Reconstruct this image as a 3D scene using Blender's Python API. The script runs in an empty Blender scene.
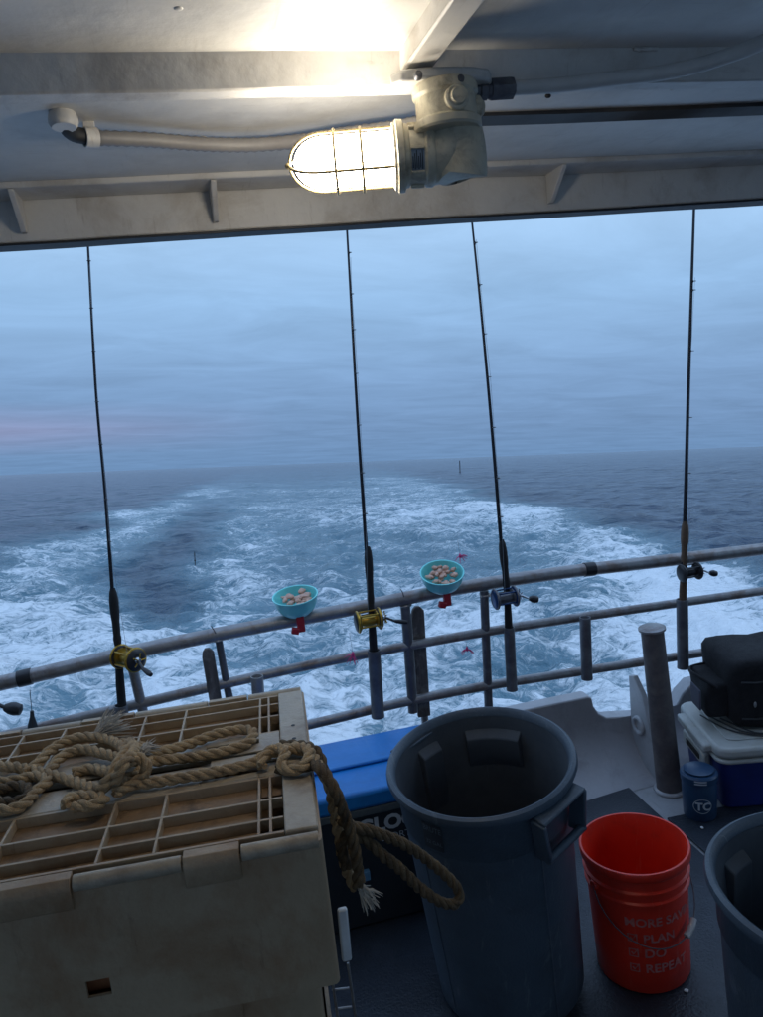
import bpy, bmesh, math, random
import numpy as np
from mathutils import Matrix, Vector, noise as mnoise
S = bpy.context.scene
C = S.collection
rnd = random.Random(7)
R = math.radians

# ------------------------------------------------------------------ camera, world, light
F = 780.0                                   # focal length in photo pixels
CAMH = 1.7                                  # eye height over the deck
def unit(v): v = np.array(v, float); return v / np.linalg.norm(v)
bx_ = unit([3345, -485, 780]); zd_ = unit([452, 4371, 780]); zd_ = unit(zd_ - bx_ * bx_.dot(zd_))
RB = np.array([bx_, np.cross(-zd_, bx_), -zd_])           # camera axes seen from the boat's axes
up_ = RB @ unit([-0.0379, -0.9974, -0.0614])              # the true vertical in boat axes
up_ = Vector(up_); yw = Vector((0, 1, 0)); xw = yw.cross(up_).normalized(); yw = up_.cross(xw).normalized()
Rw = Matrix((xw, yw, up_))                                # boat -> world rotation
EYE = 3.0                                                  # eye height over the sea
B = Matrix.Translation((0, 0, EYE)) @ Rw.to_4x4() @ Matrix.Translation((0, 0, -CAMH))
cam = bpy.data.objects.new('camera', bpy.data.cameras.new('camera')); C.objects.link(cam)
cr = Vector(RB @ np.array([1, 0, 0])); cu = Vector(RB @ np.array([0, -1, 0])); cb = Vector(RB @ np.array([0, 0, -1]))
M3 = Matrix((cr, cu, cb)).transposed()
cam.matrix_world = B @ (Matrix.Translation((0, 0, CAMH)) @ M3.to_4x4())
cam.data.sensor_fit = 'VERTICAL'; cam.data.sensor_height = 36; cam.data.sensor_width = 27
cam.data.lens = 36 * F / 1017; cam.data.clip_end = 30000; cam.data.clip_start = 0.02
S.camera = cam
S.view_settings.view_transform = 'Standard'; S.view_settings.look = 'None'
S.view_settings.exposure = 0.2; S.view_settings.gamma = 1.0
S.render.resolution_x = 768; S.render.resolution_y = 1024

W = bpy.data.worlds.new('World'); S.world = W; W.use_nodes = True
nt = W.node_tree; N = nt.nodes; L = nt.links
bg = N['Background']
sky = N.new('ShaderNodeTexSky'); sky.sky_type = 'NISHITA'; sky.sun_disc = False
SUN_EL, SUN_ROT = R(35), R(100)
sky.sun_elevation = SUN_EL; sky.sun_rotation = SUN_ROT; sky.dust_density = 1
tc = N.new('ShaderNodeTexCoord'); sep = N.new('ShaderNodeSeparateXYZ'); L.new(tc.outputs['Generated'], sep.inputs[0])
# overcast deck seen in perspective: direction divided by its height gives a flat cloud sheet
zc = N.new('ShaderNodeMath'); zc.operation = 'ABSOLUTE'; L.new(sep.outputs[2], zc.inputs[0])
za = N.new('ShaderNodeMath'); za.operation = 'ADD'; za.inputs[1].default_value = 0.06; L.new(zc.outputs[0], za.inputs[0])
dv = N.new('ShaderNodeVectorMath'); dv.operation = 'DIVIDE'; L.new(tc.outputs['Generated'], dv.inputs[0])
cz = N.new('ShaderNodeCombineXYZ')
for i in range(3): L.new(za.outputs[0], cz.inputs[i])
L.new(cz.outputs[0], dv.inputs[1])
n1 = N.new('ShaderNodeTexNoise'); n1.inputs['Scale'].default_value = 1.1; n1.inputs['Detail'].default_value = 9; n1.inputs['Roughness'].default_value = .62; n1.inputs['Distortion'].default_value = .6
mp = N.new('ShaderNodeMapping'); mp.inputs['Scale'].default_value = (1.0, 1.5, .0); mp.inputs['Rotation'].default_value = (0, 0, .3)
L.new(dv.outputs[0], mp.inputs[0]); L.new(mp.outputs[0], n1.inputs['Vector'])
ramp = N.new('ShaderNodeValToRGB'); L.new(zc.outputs[0], ramp.inputs[0])
e = ramp.color_ramp.elements
e[0].position = 0; e[0].color = (.135, .245, .43, 1)
e[1].position = 1; e[1].color = (.50, .74, 1.18, 1)
for p, c in ((.04, (.152, .262, .45, 1)), (.10, (.192, .325, .54, 1)), (.20, (.27, .45, .70, 1)), (.32, (.38, .58, .84, 1))):
    q = e.new(p); q.color = c
# faint mauve band low over the sea towards the left
pk = N.new('ShaderNodeValToRGB'); L.new(sep.outputs[2], pk.inputs[0])
pe = pk.color_ramp.elements; pe[0].position = .02; pe[0].color = (0, 0, 0, 1); pe[1].position = .085; pe[1].color = (0, 0, 0, 1)
q = pe.new(.05); q.color = (1, 1, 1, 1)
pm = N.new('ShaderNodeMix'); pm.data_type = 'RGBA'; pm.blend_type = 'MIX'
pf = N.new('ShaderNodeMath'); pf.operation = 'MULTIPLY'; L.new(pk.outputs[0], pf.inputs[0])
pn = N.new('ShaderNodeMapRange'); pn.inputs[1].default_value = .12; pn.inputs[2].default_value = -.40; L.new(sep.outputs[0], pn.inputs[0]); pn.inputs[4].default_value = .8
L.new(pn.outputs[0], pf.inputs[1])
L.new(pf.outputs[0], pm.inputs['Factor']); L.new(ramp.outputs[0], pm.inputs['A']); pm.inputs['B'].default_value = (.29, .27, .43, 1)
cm = N.new('ShaderNodeMapRange'); cm.inputs[1].default_value = .28; cm.inputs[2].default_value = .72; cm.inputs[3].default_value = .89; cm.inputs[4].default_value = 1.12
L.new(n1.outputs[0], cm.inputs[0])
ml = N.new('ShaderNodeVectorMath'); ml.operation = 'SCALE'; L.new(pm.outputs['Result'], ml.inputs[0]); L.new(cm.outputs[0], ml.inputs['Scale'])
sk = N.new('ShaderNodeVectorMath'); sk.operation = 'SCALE'; L.new(sky.outputs[0], sk.inputs[0]); sk.inputs['Scale'].default_value = .07
ad = N.new('ShaderNodeMix'); ad.data_type = 'RGBA'; ad.inputs['Factor'].default_value = .006
s10 = N.new('ShaderNodeVectorMath'); s10.operation = 'SCALE'; s10.inputs['Scale'].default_value = 10; L.new(ml.outputs[0], s10.inputs[0])
L.new(s10.outputs[0], ad.inputs['A']); L.new(sky.outputs[0], ad.inputs['B'])
L.new(ad.outputs['Result'], bg.inputs[0]); bg.inputs[1].default_value = .1

sun = bpy.data.objects.new('sun', bpy.data.lights.new('sun', 'SUN')); C.objects.link(sun)
sun.data.energy = .25; sun.data.angle = R(30); sun.data.color = (.7, .84, 1)
sd = Vector((math.sin(SUN_ROT) * math.cos(R(35)), math.cos(SUN_ROT) * math.cos(R(35)), math.sin(R(35))))
sun.rotation_euler = sd.to_track_quat('Z', 'Y').to_euler()

# ------------------------------------------------------------------ helpers
def ray(x, y): return RB @ np.array([(x - 381.5) / F, (y - 508.5) / F, 1.0])
def onY(x, y, Y): d = ray(x, y); d = d * (Y / d[1]); return Vector((d[0], d[1], d[2] + CAMH))
def onZ(x, y, Z): d = ray(x, y); d = d * ((Z - CAMH) / d[2]); return Vector((d[0], d[1], d[2] + CAMH))

MATS = {}
def mat(name, c1, c2=None, rough=.5, scale=8, bump=.0, bscale=60, metal=0, stain=None, sscale=3, samt=.5, emit=None, estr=0, spec=.5, detail=6, trans=0, stretch=None, rv=.12, scuff=None, scamt=.5):
    if name in MATS: return MATS[name]
    m = bpy.data.materials.new(name); m.use_nodes = True; MATS[name] = m
    n = m.node_tree.nodes; l = m.node_tree.links; b = n['Principled BSDF']
    c2 = c2 or tuple(v * .75 for v in c1)
    t = n.new('ShaderNodeTexCoord'); v = t.outputs['Object']
    if stretch:
        mpn = n.new('ShaderNodeMapping'); mpn.inputs['Scale'].default_value = stretch; l.new(v, mpn.inputs[0]); v = mpn.outputs[0]
    a = n.new('ShaderNodeTexNoise'); a.inputs['Scale'].default_value = scale; a.inputs['Detail'].default_value = detail; a.inputs['Roughness'].default_value = .65; l.new(v, a.inputs['Vector'])
    mr = n.new('ShaderNodeMapRange'); mr.inputs[1].default_value = .35; mr.inputs[2].default_value = .65; l.new(a.outputs[0], mr.inputs[0])
    mx = n.new('ShaderNodeMix'); mx.data_type = 'RGBA'; l.new(mr.outputs[0], mx.inputs['Factor']); mx.inputs['A'].default_value = (*c1, 1); mx.inputs['B'].default_value = (*c2, 1)
    out = mx.outputs['Result']
    if stain:
        s = n.new('ShaderNodeTexNoise'); s.inputs['Scale'].default_value = sscale; s.inputs['Detail'].default_value = 8; s.inputs['Roughness'].default_value = .7; s.inputs['Distortion'].default_value = .4; l.new(t.outputs['Object'], s.inputs['Vector'])
        r = n.new('ShaderNodeMapRange'); r.inputs[1].default_value = .5; r.inputs[2].default_value = .66; r.inputs[4].default_value = samt; l.new(s.outputs[0], r.inputs[0])
        m2 = n.new('ShaderNodeMix'); m2.data_type = 'RGBA'; l.new(r.outputs[0], m2.inputs['Factor']); l.new(out, m2.inputs['A']); m2.inputs['B'].default_value = (*stain, 1); out = m2.outputs['Result']
    if scuff:
        for rot, sc_ in (((.2, .1, .5), (34, 2.2, 5)), ((.1, .4, -.8), (4, 60, 3))):
            mq = n.new('ShaderNodeMapping'); mq.inputs['Rotation'].default_value = rot; mq.inputs['Scale'].default_value = sc_; l.new(t.outputs['Object'], mq.inputs[0])
            s = n.new('ShaderNodeTexNoise'); s.inputs['Scale'].default_value = 1.6; s.inputs['Detail'].default_value = 7; s.inputs['Roughness'].default_value = .72; l.new(mq.outputs[0], s.inputs['Vector'])
            r = n.new('ShaderNodeMapRange'); r.inputs[1].default_value = .60; r.inputs[2].default_value = .70; r.inputs[4].default_value = scamt; l.new(s.outputs[0], r.inputs[0])
            m2 = n.new('ShaderNodeMix'); m2.data_type = 'RGBA'; l.new(r.outputs[0], m2.inputs['Factor']); l.new(out, m2.inputs['A']); m2.inputs['B'].default_value = (*scuff, 1); out = m2.outputs['Result']
    l.new(out, b.inputs['Base Color'])
    rr = n.new('ShaderNodeMapRange'); rr.inputs[3].default_value = max(.03, rough - rv); rr.inputs[4].default_value = min(1, rough + rv); l.new(a.outputs[0], rr.inputs[0]); l.new(rr.outputs[0], b.inputs['Roughness'])
    b.inputs['Metallic'].default_value = metal; b.inputs['Specular IOR Level'].default_value = spec
    if trans: b.inputs['Transmission Weight'].default_value = trans
    if bump:
        bn = n.new('ShaderNodeTexNoise'); bn.inputs['Scale'].default_value = bscale; bn.inputs['Detail'].default_value = 5; l.new(t.outputs['Object'], bn.inputs['Vector'])
        bb = n.new('ShaderNodeBump'); bb.inputs['Strength'].default_value = bump; bb.inputs['Distance'].default_value = .004; l.new(bn.outputs[0], bb.inputs['Height']); l.new(bb.outputs[0], b.inputs['Normal'])
    if emit:
        b.inputs['Emission Color'].default_value = (*emit, 1); b.inputs['Emission Strength'].default_value = estr
    return m

class MB:
    """collects verts and faces in boat coordinates"""
    def __init__(s): s.v = []; s.f = []
    def add(s, vs, fs):
        o = len(s.v); s.v += [tuple(v) for v in vs]; s.f += [tuple(i + o for i in f) for f in fs]; return s
    def box(s, lo, hi, m=None):
        x0, y0, z0 = lo; x1, y1, z1 = hi
        vs = [Vector(p) for p in ((x0, y0, z0), (x1, y0, z0), (x1, y1, z0), (x0, y1, z0), (x0, y0, z1), (x1, y0, z1), (x1, y1, z1), (x0, y1, z1))]
        if m: vs = [m @ v for v in vs]
        return s.add(vs, [(3, 2, 1, 0), (4, 5, 6, 7), (0, 1, 5, 4), (1, 2, 6, 5), (2, 3, 7, 6), (3, 0, 4, 7)])
    def prism(s, poly, off, m=None):
        """poly: 3-D points in order, off: extrusion vector"""
        p = [Vector(q) for q in poly]; o = Vector(off)
        if m: p = [m @ q for q in p]; o = m.to_3x3() @ o
        k = len(p); vs = p + [q + o for q in p]
        return s.add(vs, [tuple(range(k - 1, -1, -1)), tuple(range(k, 2 * k))] + [(i, (i + 1) % k, k + (i + 1) % k, k + i) for i in range(k)])
    def tube(s, path, rad, n=12, cap=True, tw=0, squash=None):
        P = [Vector(p) for p in path]; k = len(P)
        rs = rad if isinstance(rad, (list, tuple)) else [rad] * k
        T = [(P[min(i + 1, k - 1)] - P[max(i - 1, 0)]).normalized() for i in range(k)]
        a = Vector((0, 0, 1)) if abs(T[0].z) < .9 else Vector((1, 0, 0))
        u = T[0].cross(a).normalized(); vs = []
        for i in range(k):
            u = (u - T[i] * u.dot(T[i])).normalized(); w = T[i].cross(u)
            for j in range(n):
                t = 2 * math.pi * j / n
                vs.append(P[i] + (u * math.cos(t) + w * math.sin(t)) * rs[i])
        fs = [(i * n + j, i * n + (j + 1) % n, (i + 1) * n + (j + 1) % n, (i + 1) * n + j) for i in range(k - 1) for j in range(n)]
        if cap: fs += [tuple(range(n - 1, -1, -1)), tuple(range((k - 1) * n, k * n))]
        return s.add(vs, fs)
    def lathe(s, prof, m, n=32, a0=0, a1=2 * math.pi):
        """prof: (r, z) pairs, turned about the local z of m"""
        full = abs(a1 - a0 - 2 * math.pi) < 1e-6; c = n if full else n + 1; vs = []
        for r, z in prof:
            for j in range(c):
                t = a0 + (a1 - a0) * j / n; vs.append(m @ Vector((max(r, 1e-5) * math.cos(t), max(r, 1e-5) * math.sin(t), z)))
        fs = []
        for i in range(len(prof) - 1):
            for j in range(n):
                j2 = (j + 1) % c; fs.append((i * c + j, i * c + j2, (i + 1) * c + j2, (i + 1) * c + j))
        return s.add(vs, fs)
    def torus(s, m, r, q, n=24, k=8):
        return s.lathe([(r + q * math.cos(2 * math.pi * i / k), q * math.sin(2 * math.pi * i / k)) for i in range(k + 1)], m, n)
    def ball(s, c, rx, ry=None, rz=None, n=12, m=None):
        ry = ry or rx; rz = rz or rx
        T = (m or Matrix()) ; T = Matrix.Translation(c) @ T @ Matrix.Diagonal((rx, ry, rz, 1))
        return s.lathe([(math.sin(math.pi * i / n), -math.cos(math.pi * i / n)) for i in range(n + 1)], T, n * 2)

ORG = {}
def tag(o, label=None, cat=None, group=None, kind=None):
    if label: o['label'] = label
    if cat: o['category'] = cat
    if group: o['group'] = group
    if kind: o['kind'] = kind
    return o
def thing(name, label, cat, loc, group=None):
    o = bpy.data.objects.new(name, None); C.objects.link(o); o.location = Vector(loc); ORG[o.name] = Vector(loc)
    o.empty_display_size = .05
    return tag(o, label, cat, group)
def part(name, mb, m, parent=None, bevel=0, smooth=True, ang=38, seg=2, label=None, kind=None, origin=None):
    me = bpy.data.meshes.new(name)
    org = ORG[parent.name] if parent else None
    vs = mb.v
    if parent is None:
        a = np.array(vs)
        org = Vector(origin) if origin is not None else Vector(((a[:, 0].min() + a[:, 0].max()) / 2, (a[:, 1].min() + a[:, 1].max()) / 2, a[:, 2].min()))
    me.from_pydata([(v[0] - org.x, v[1] - org.y, v[2] - org.z) for v in vs], [], mb.f)
    bm = bmesh.new(); bm.from_mesh(me); bmesh.ops.remove_doubles(bm, verts=bm.verts, dist=1e-6); bmesh.ops.recalc_face_normals(bm, faces=bm.faces); bm.to_mesh(me); bm.free()
    if smooth:
        me.polygons.foreach_set('use_smooth', [True] * len(me.polygons)); me.set_sharp_from_angle(angle=R(ang))
    me.materials.append(m)
    o = bpy.data.objects.new(name, me); C.objects.link(o)
    if parent: o.parent = parent
    else: o.location = org
    ORG[o.name] = org
    if bevel:
        bv = o.modifiers.new('bevel', 'BEVEL'); bv.width = bevel; bv.segments = seg; bv.limit_method = 'ANGLE'; bv.angle_limit = R(40); bv.harden_normals = False
    if label: o['label'] = label
    if kind: o['kind'] = kind
    return o
def spline(pts, per=8):
    P = [Vector(p) for p in pts]; out = []
    for i in range(len(P) - 1):
        p0 = P[max(i - 1, 0)]; p1 = P[i]; p2 = P[i + 1]; p3 = P[min(i + 2, len(P) - 1)]
        for j in range(per):
            t = j / per
            out.append(.5 * ((2 * p1) + (p2 - p0) * t + (2 * p0 - 5 * p1 + 4 * p2 - p3) * t * t + (-p0 + 3 * p1 - 3 * p2 + p3) * t ** 3))
    out.append(P[-1]); return out
def frame(c, z, x=None):
    """matrix whose local z points along z"""
    z = Vector(z).normalized(); x = Vector(x) if x is not None else (Vector((1, 0, 0)) if abs(z.x) < .9 else Vector((0, 1, 0)))
    x = (x - z * x.dot(z)).normalized(); y = z.cross(x)
    m = Matrix((x, y, z)).transposed().to_4x4(); m.translation = Vector(c); return m
def text_mb(s, size, place, extrude=.0, bold=.0, sub=0):
    """flat lettering turned into a mesh; place maps (x, y) to boat coordinates"""
    cu_ = bpy.data.curves.new('lettering', 'FONT'); cu_.body = s; cu_.size = size; cu_.offset = bold; cu_.align_x = 'LEFT'; cu_.resolution_u = 3
    ob = bpy.data.objects.new('lettering', cu_); C.objects.link(ob); bpy.context.view_layer.update()
    me = bpy.data.meshes.new_from_object(ob.evaluated_get(bpy.context.evaluated_depsgraph_get()))
    bm = bmesh.new(); bm.from_mesh(me)
    if sub: bmesh.ops.triangulate(bm, faces=bm.faces); bmesh.ops.subdivide_edges(bm, edges=bm.edges, cuts=sub, use_grid_fill=True)
    mb = MB(); bm.verts.index_update(); mb.add([place(v.co.x, v.co.y) for v in bm.verts], [[v.index for v in f.verts] for f in bm.faces])
    bm.free(); bpy.data.objects.remove(ob); bpy.data.curves.remove(cu_); bpy.data.meshes.remove(me)
    return mb

# ------------------------------------------------------------------ materials
white_paint = mat('white_gloss_paint', (.72, .705, .67), (.63, .615, .58), rough=.42, scale=5, bump=.9, bscale=14, stain=(.40, .37, .32), sscale=4, samt=.35, scuff=(.30, .26, .22), scamt=.25)
beam_paint = mat('beam_paint', (.72, .70, .66), (.63, .61, .575), rough=.45, scale=7, bump=.9, bscale=18, stain=(.36, .30, .23), sscale=7, samt=.4, scuff=(.28, .22, .17), scamt=.3)
gel = mat('white_gelcoat', (.42, .43, .45), (.33, .34, .36), rough=.4, scale=4, stain=(.18, .17, .16), sscale=6, samt=.4, scuff=(.2, .18, .16), scamt=.4)
bulw = mat('grey_bulwark_paint', (.42, .42, .44), (.34, .34, .36), rough=.5, scale=3, bump=.2, stain=(.16, .15, .15), sscale=5, samt=.4)
fixture = mat('cream_fixture_paint', (.68, .63, .48), (.57, .52, .40), rough=.4, scale=14, bump=.3, bscale=50, stain=(.12, .09, .05), sscale=20, samt=.6)
steel_wire = mat('brass_wire', (.42, .34, .18), (.25, .2, .1), rough=.4, metal=.6)
alu = mat('worn_aluminium', (.34, .335, .34), (.24, .235, .24), rough=.42, scale=18, metal=.55, bump=.5, bscale=40, stain=(.17, .11, .085), sscale=11, samt=.7, scuff=(.10, .07, .06), scamt=.5)
alu_dark = mat('dull_aluminium', (.16, .165, .18), (.10, .10, .115), rough=.45, scale=14, metal=.5, bump=.3, stain=(.3, .3, .32), sscale=16, samt=.3)
black = mat('black_plastic', (.018, .018, .022), (.012, .012, .014), rough=.4)
foamgrip = mat('black_foam_grip', (.012, .012, .015), rough=.75, bump=.3, bscale=300)
blank = mat('black_graphite', (.012, .014, .022), rough=.25)
cork = mat('cork_grip', (.14, .085, .05), (.09, .055, .035), rough=.7, scale=90, bump=.3, bscale=200)
gold = mat('gold_anodised', (.50, .31, .045), (.30, .18, .03), rough=.32, metal=.7, scale=20)
chrome = mat('chrome', (.55, .57, .6), rough=.2, metal=1)
blue_metal = mat('blue_anodised', (.02, .06, .17), (.015, .04, .11), rough=.3, metal=.6)
wood = mat('weathered_cutting_board', (.13, .12, .115), (.07, .065, .065), rough=.7, scale=12, stretch=(8, 8, .8), bump=.5, stain=(.33, .32, .32), sscale=20, samt=.5)
hose = mat('grey_flexible_conduit', (.27, .26, .25), (.21, .20, .20), rough=.5, scale=10)
pvc = mat('painted_pipe', (.70, .69, .66), (.60, .59, .57), rough=.45, scale=10, bump=.3)
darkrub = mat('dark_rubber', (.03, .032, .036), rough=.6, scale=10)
tote = mat('beige_tote_plastic', (.42, .315, .205), (.34, .245, .15), rough=.5, scale=5, bump=.35, bscale=110, stain=(.25, .12, .05), sscale=4.2, samt=.6, scuff=(.16, .09, .05), scamt=.4)
tote_top = mat('pale_tote_plastic', (.44, .37, .28), (.36, .29, .20), rough=.45, scale=6, bump=.35, bscale=110, stain=(.15, .09, .05), sscale=7, samt=.55)
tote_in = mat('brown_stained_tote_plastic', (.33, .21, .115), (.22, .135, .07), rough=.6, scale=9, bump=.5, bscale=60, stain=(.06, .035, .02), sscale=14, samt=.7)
ropem = mat('manila_rope', (.58, .41, .23), (.38, .25, .13), rough=.85, scale=60, bump=.9, bscale=500, stain=(.16, .10, .05), sscale=14, samt=.6)
ropeold = mat('dirty_manila_rope', (.17, .115, .06), (.10, .062, .03), rough=.9, scale=60, bump=.9, bscale=500, stain=(.035, .022, .014), sscale=25, samt=.8)
ropefray = mat('frayed_white_fibre', (.50, .46, .40), (.36, .32, .27), rough=.9, scale=60)
can_grey = mat('grey_bin_plastic', (.075, .104, .14), (.058, .083, .115), rough=.48, scale=4, bump=.25, bscale=150, stain=(.05, .06, .075), sscale=4, samt=.6, scuff=(.19, .22, .25), scamt=.5)
can_in = mat('grey_bin_inside', (.085, .10, .12), (.06, .07, .085), rough=.7, scale=6)
redp = mat('red_bucket_plastic', (.80, .038, .016), (.74, .030, .013), rough=.38, scale=4, bump=.1, stain=(.42, .03, .02), sscale=6, samt=.5, scuff=(.80, .22, .16), scamt=.35)
aqua = mat('aqua_bowl_plastic', (.22, .78, .78), (.19, .72, .73), rough=.35)
redclip = mat('red_clamp_plastic', (.42, .02, .04), rough=.4)
pink = mat('pink_lure_skirt', (.85, .08, .30), rough=.5)
bait = mat('pale_cut_bait', (.62, .40, .30), (.50, .25, .17), rough=.35, scale=60, stain=(.22, .08, .05), sscale=40, samt=.7)
bluelid = mat('bright_blue_plastic', (.006, .20, .60), (.005, .165, .50), rough=.45, scale=6, bump=.15, stain=(.01, .10, .33), sscale=5, samt=.5, scuff=(.10, .28, .55), scamt=.4)
navy = mat('navy_plastic', (.010, .025, .17), (.008, .018, .12), rough=.45, scale=6)
darkbody = mat('dark_slate_plastic', (.02, .028, .04), rough=.5)
whitep = mat('white_cooler_plastic', (.48, .49, .47), (.40, .41, .39), rough=.4, scale=6, stain=(.26, .24, .18), sscale=8, samt=.5)
letter = mat('pale_lettering', (.50, .56, .62), (.4, .45, .5), rough=.5)
letter_dim = mat('faded_lettering', (.60, .22, .20), (.50, .13, .12), rough=.5, scale=60)
bagm = mat('black_nylon', (.010, .010, .013), (.006, .006, .008), rough=.85, scale=40, bump=.5, bscale=400)
matting = mat('dark_deck_matting', (.022, .030, .044), (.015, .021, .032), rough=.42, scale=6, bump=.6, bscale=140, stain=(.07, .085, .11), sscale=3.5, samt=.4)
hullm = mat('white_hull', (.5, .5, .5), rough=.4)
jugblue = mat('blue_jug_plastic', (.02, .06, .13), (.015, .045, .10), rough=.4)
lead = mat('lead_sinker', (.06, .07, .08), rough=.5, metal=.5)
mono = mat('fishing_line', (.3, .35, .4), rough=.4)

# ------------------------------------------------------------------ boat structure
DECK = 0.0; YR = 2.65
t = MB(); t.box((-3.4, -3.5, -.12), (4.6, 2.80, 0)); deck = part('deck', t, gel, bevel=.01); tag(deck, kind='structure')
# dark mats on the deck, each a child of the deck
def mat_poly(pts):
    m = MB(); m.prism([(p[0], p[1], .004) for p in pts], (0, 0, .008)); return part('deck_mat', m, matting, deck, bevel=.002)
a = onZ(629, 790, 0); b_ = onZ(663, 821, 0); aL = onZ(560, 812, 0)
n_ = (aL - a).normalized(); dl = b_ - a; YM = 1.39
c1 = onZ(667, 820.5, 0); c2 = onZ(770, 800, 0)
mat_poly([a, a + n_ * 4.3, Vector((-3.3, YM, 0)), b_ + dl * ((YM - b_.y) / dl.y)])
mat_poly([c1, c1 + dl * ((YM - c1.y) / dl.y), Vector((4.5, YM, 0)), c1 + (c2 - c1) * 6])
mat_poly([Vector((-3.3, YM - .008, 0)), Vector((-3.3, -1.7, 0)), Vector((4.5, -1.7, 0)), Vector((4.5, YM - .008, 0))])
# bulwark with its cut-out
bp = [(-3.4, .0), (-3.4, .22), (.3, .24), (.70, .27)]
for x, y in ((500, 716), (526, 710), (588, 697), (592, 698), (594, 707), (599, 714), (607, 718), (640, 716), (668, 711), (677, 705), (683, 694), (693, 683)): 
    p = onY(x, y, 2.70); bp.append((p.x, p.z))
bp += [(4.6, bp[-1][1] + .02), (4.6, 0)]
t = MB(); t.prism([(x, 2.70, z + .0) for x, z in bp], (0, .07, 0)); bul = part('bulwark', t, bulw, bevel=.006); tag(bul, kind='structure')
# cove along its foot
t = MB(); prof = [(2.70, .002)] + [(2.70 - .20 * (1 - math.sin(a_)), .20 * (1 - math.cos(a_)) + .002) for a_ in [math.pi / 2 * q / 12 for q in range(13)]]
t.prism([(-3.38, y - .001, z) for y, z in prof], (7.96, 0, 0)); part('foot_cove', t, bulw, bul, ang=60)
# knee bracket behind the pillar
pk_ = [onY(637, 718, 2.55), onY(642, 713, 2.69), onY(655, 790, 2.69), onY(655, 808, 2.45), onY(645, 800, 2.45)]
t = MB(); xk = onY(645, 760, 2.6).x
t.prism([(xk, 2.695, .38), (xk, 2.66, .39), (xk, 2.60, .33), (xk, 2.56, .2), (xk, 2.50, .08), (xk, 2.42, .004), (xk, 2.695, .004)], (.022, 0, 0)); kn = part('knee_bracket', t, gel, bul, bevel=.004)
t = MB(); t.torus(frame((xk - .004, 2.63, .19), (1, 0, 0)), .032, .009, 20, 8); part('bracket_eye', t, gel, bul)
# hull below
t = MB(); t.box((-3.4, -6, -1.9), (4.6, 2.76, -.125)); hull = part('hull', t, hullm, bevel=.05); tag(hull, kind='structure')
for x0_, x1_ in ((-3.4, -3.32), (4.52, 4.6)):  # unseen side walls, added to darken the deck
    t = MB(); t.box((x0_, -1.79, .004), (x1_, 2.68, 1.0)); sb_ = part('unseen_side_wall', t, bulw, bevel=.01); tag(sb_, kind='structure')
# unseen cabin wall behind the camera, added to block sky light from there
t = MB(); t.box((-3.4, -3.5, .004), (4.6, -3.4, 2.3)); cw = part('unseen_back_wall', t, white_paint, bevel=.01); tag(cw, kind='structure')

# ceiling with beams and gussets
CZ = CAMH + .45
t = MB(); nx, ny = 60, 40
x0, x1, y0, y1 = -3.4, 4.6, -2.0, 1.905
vs = []; fs = []
for j in range(ny + 1):
    for i in range(nx + 1):
        x = x0 + (x1 - x0) * i / nx; y = y0 + (y1 - y0) * j / ny
        vs.append((x, y, CZ + .004 * mnoise.noise(Vector((x * 1.3, y * 1.7, 0))) + .002 * mnoise.noise(Vector((x * 4, y * 4, 3)))))
for j in range(ny):
    for i in range(nx):
        q = j * (nx + 1) + i; fs.append((q, q + nx + 1, q + nx + 2, q + 1))
k = len(vs); vs += [(x0, y0, CZ + .06), (x1, y0, CZ + .06), (x1, y1, CZ + .06), (x0, y1, CZ + .06)]; fs.append((k, k + 1, k + 2, k + 3))
t.add(vs, fs); ceil = part('ceiling', t, white_paint, ang=60); tag(ceil, kind='structure')
def wob(x, s): return .0025 * mnoise.noise(Vector((x * 2.2, s, 0))) + .001 * mnoise.noise(Vector((x * 7, s, 5)))
def section(name, prof, xa, xb, m, parent, n=80, seed=0, bevel=.003):
    """a long member of the given (y, z) section, slightly uneven like hand-painted plate"""
    mb = MB(); k = len(prof); vs = []
    for i in range(n + 1):
        x = xa + (xb - xa) * i / n
        for q, (y, z) in enumerate(prof): vs.append((x, y + wob(x, seed + q), z + wob(x, seed + 9 + q)))
    fs = [(i * k + j, i * k + (j + 1) % k, (i + 1) * k + (j + 1) % k, (i + 1) * k + j) for i in range(n) for j in range(k)]
    fs += [tuple(range(k)), tuple(range(n * k + k - 1, n * k - 1, -1))]
    mb.add(vs, fs); return part(name, mb, m, parent, bevel=bevel, ang=40)
YB = 1.185
section('transverse_beam', [(YB - .016, CZ + .01), (YB, CZ - .046), (YB + .036, CZ - .046), (YB + .036, CZ - .038), (YB + .009, CZ - .038), (YB - .006, CZ + .01)], -3.39, 4.59, beam_paint, ceil, seed=1)
section('edge_fascia', [(1.90, CZ + .05), (1.895, CZ - .101), (1.93, CZ - .104), (1.93, CZ + .05)], -3.39, 4.59, beam_paint, ceil, seed=4)
section('edge_trim', [(1.885, CZ - .1045), (1.885, CZ - .109), (1.945, CZ - .110), (1.945, CZ - .1055)], -3.39, 4.59, darkrub, ceil, seed=4, bevel=.001)
# flat bar seam along the top of the fascia
section('fascia_ledge', [(1.80, CZ + .01), (1.80, CZ - .012), (1.894, CZ - .016), (1.894, CZ + .01)], -3.39, 4.59, beam_paint, ceil, seed=6)
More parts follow.
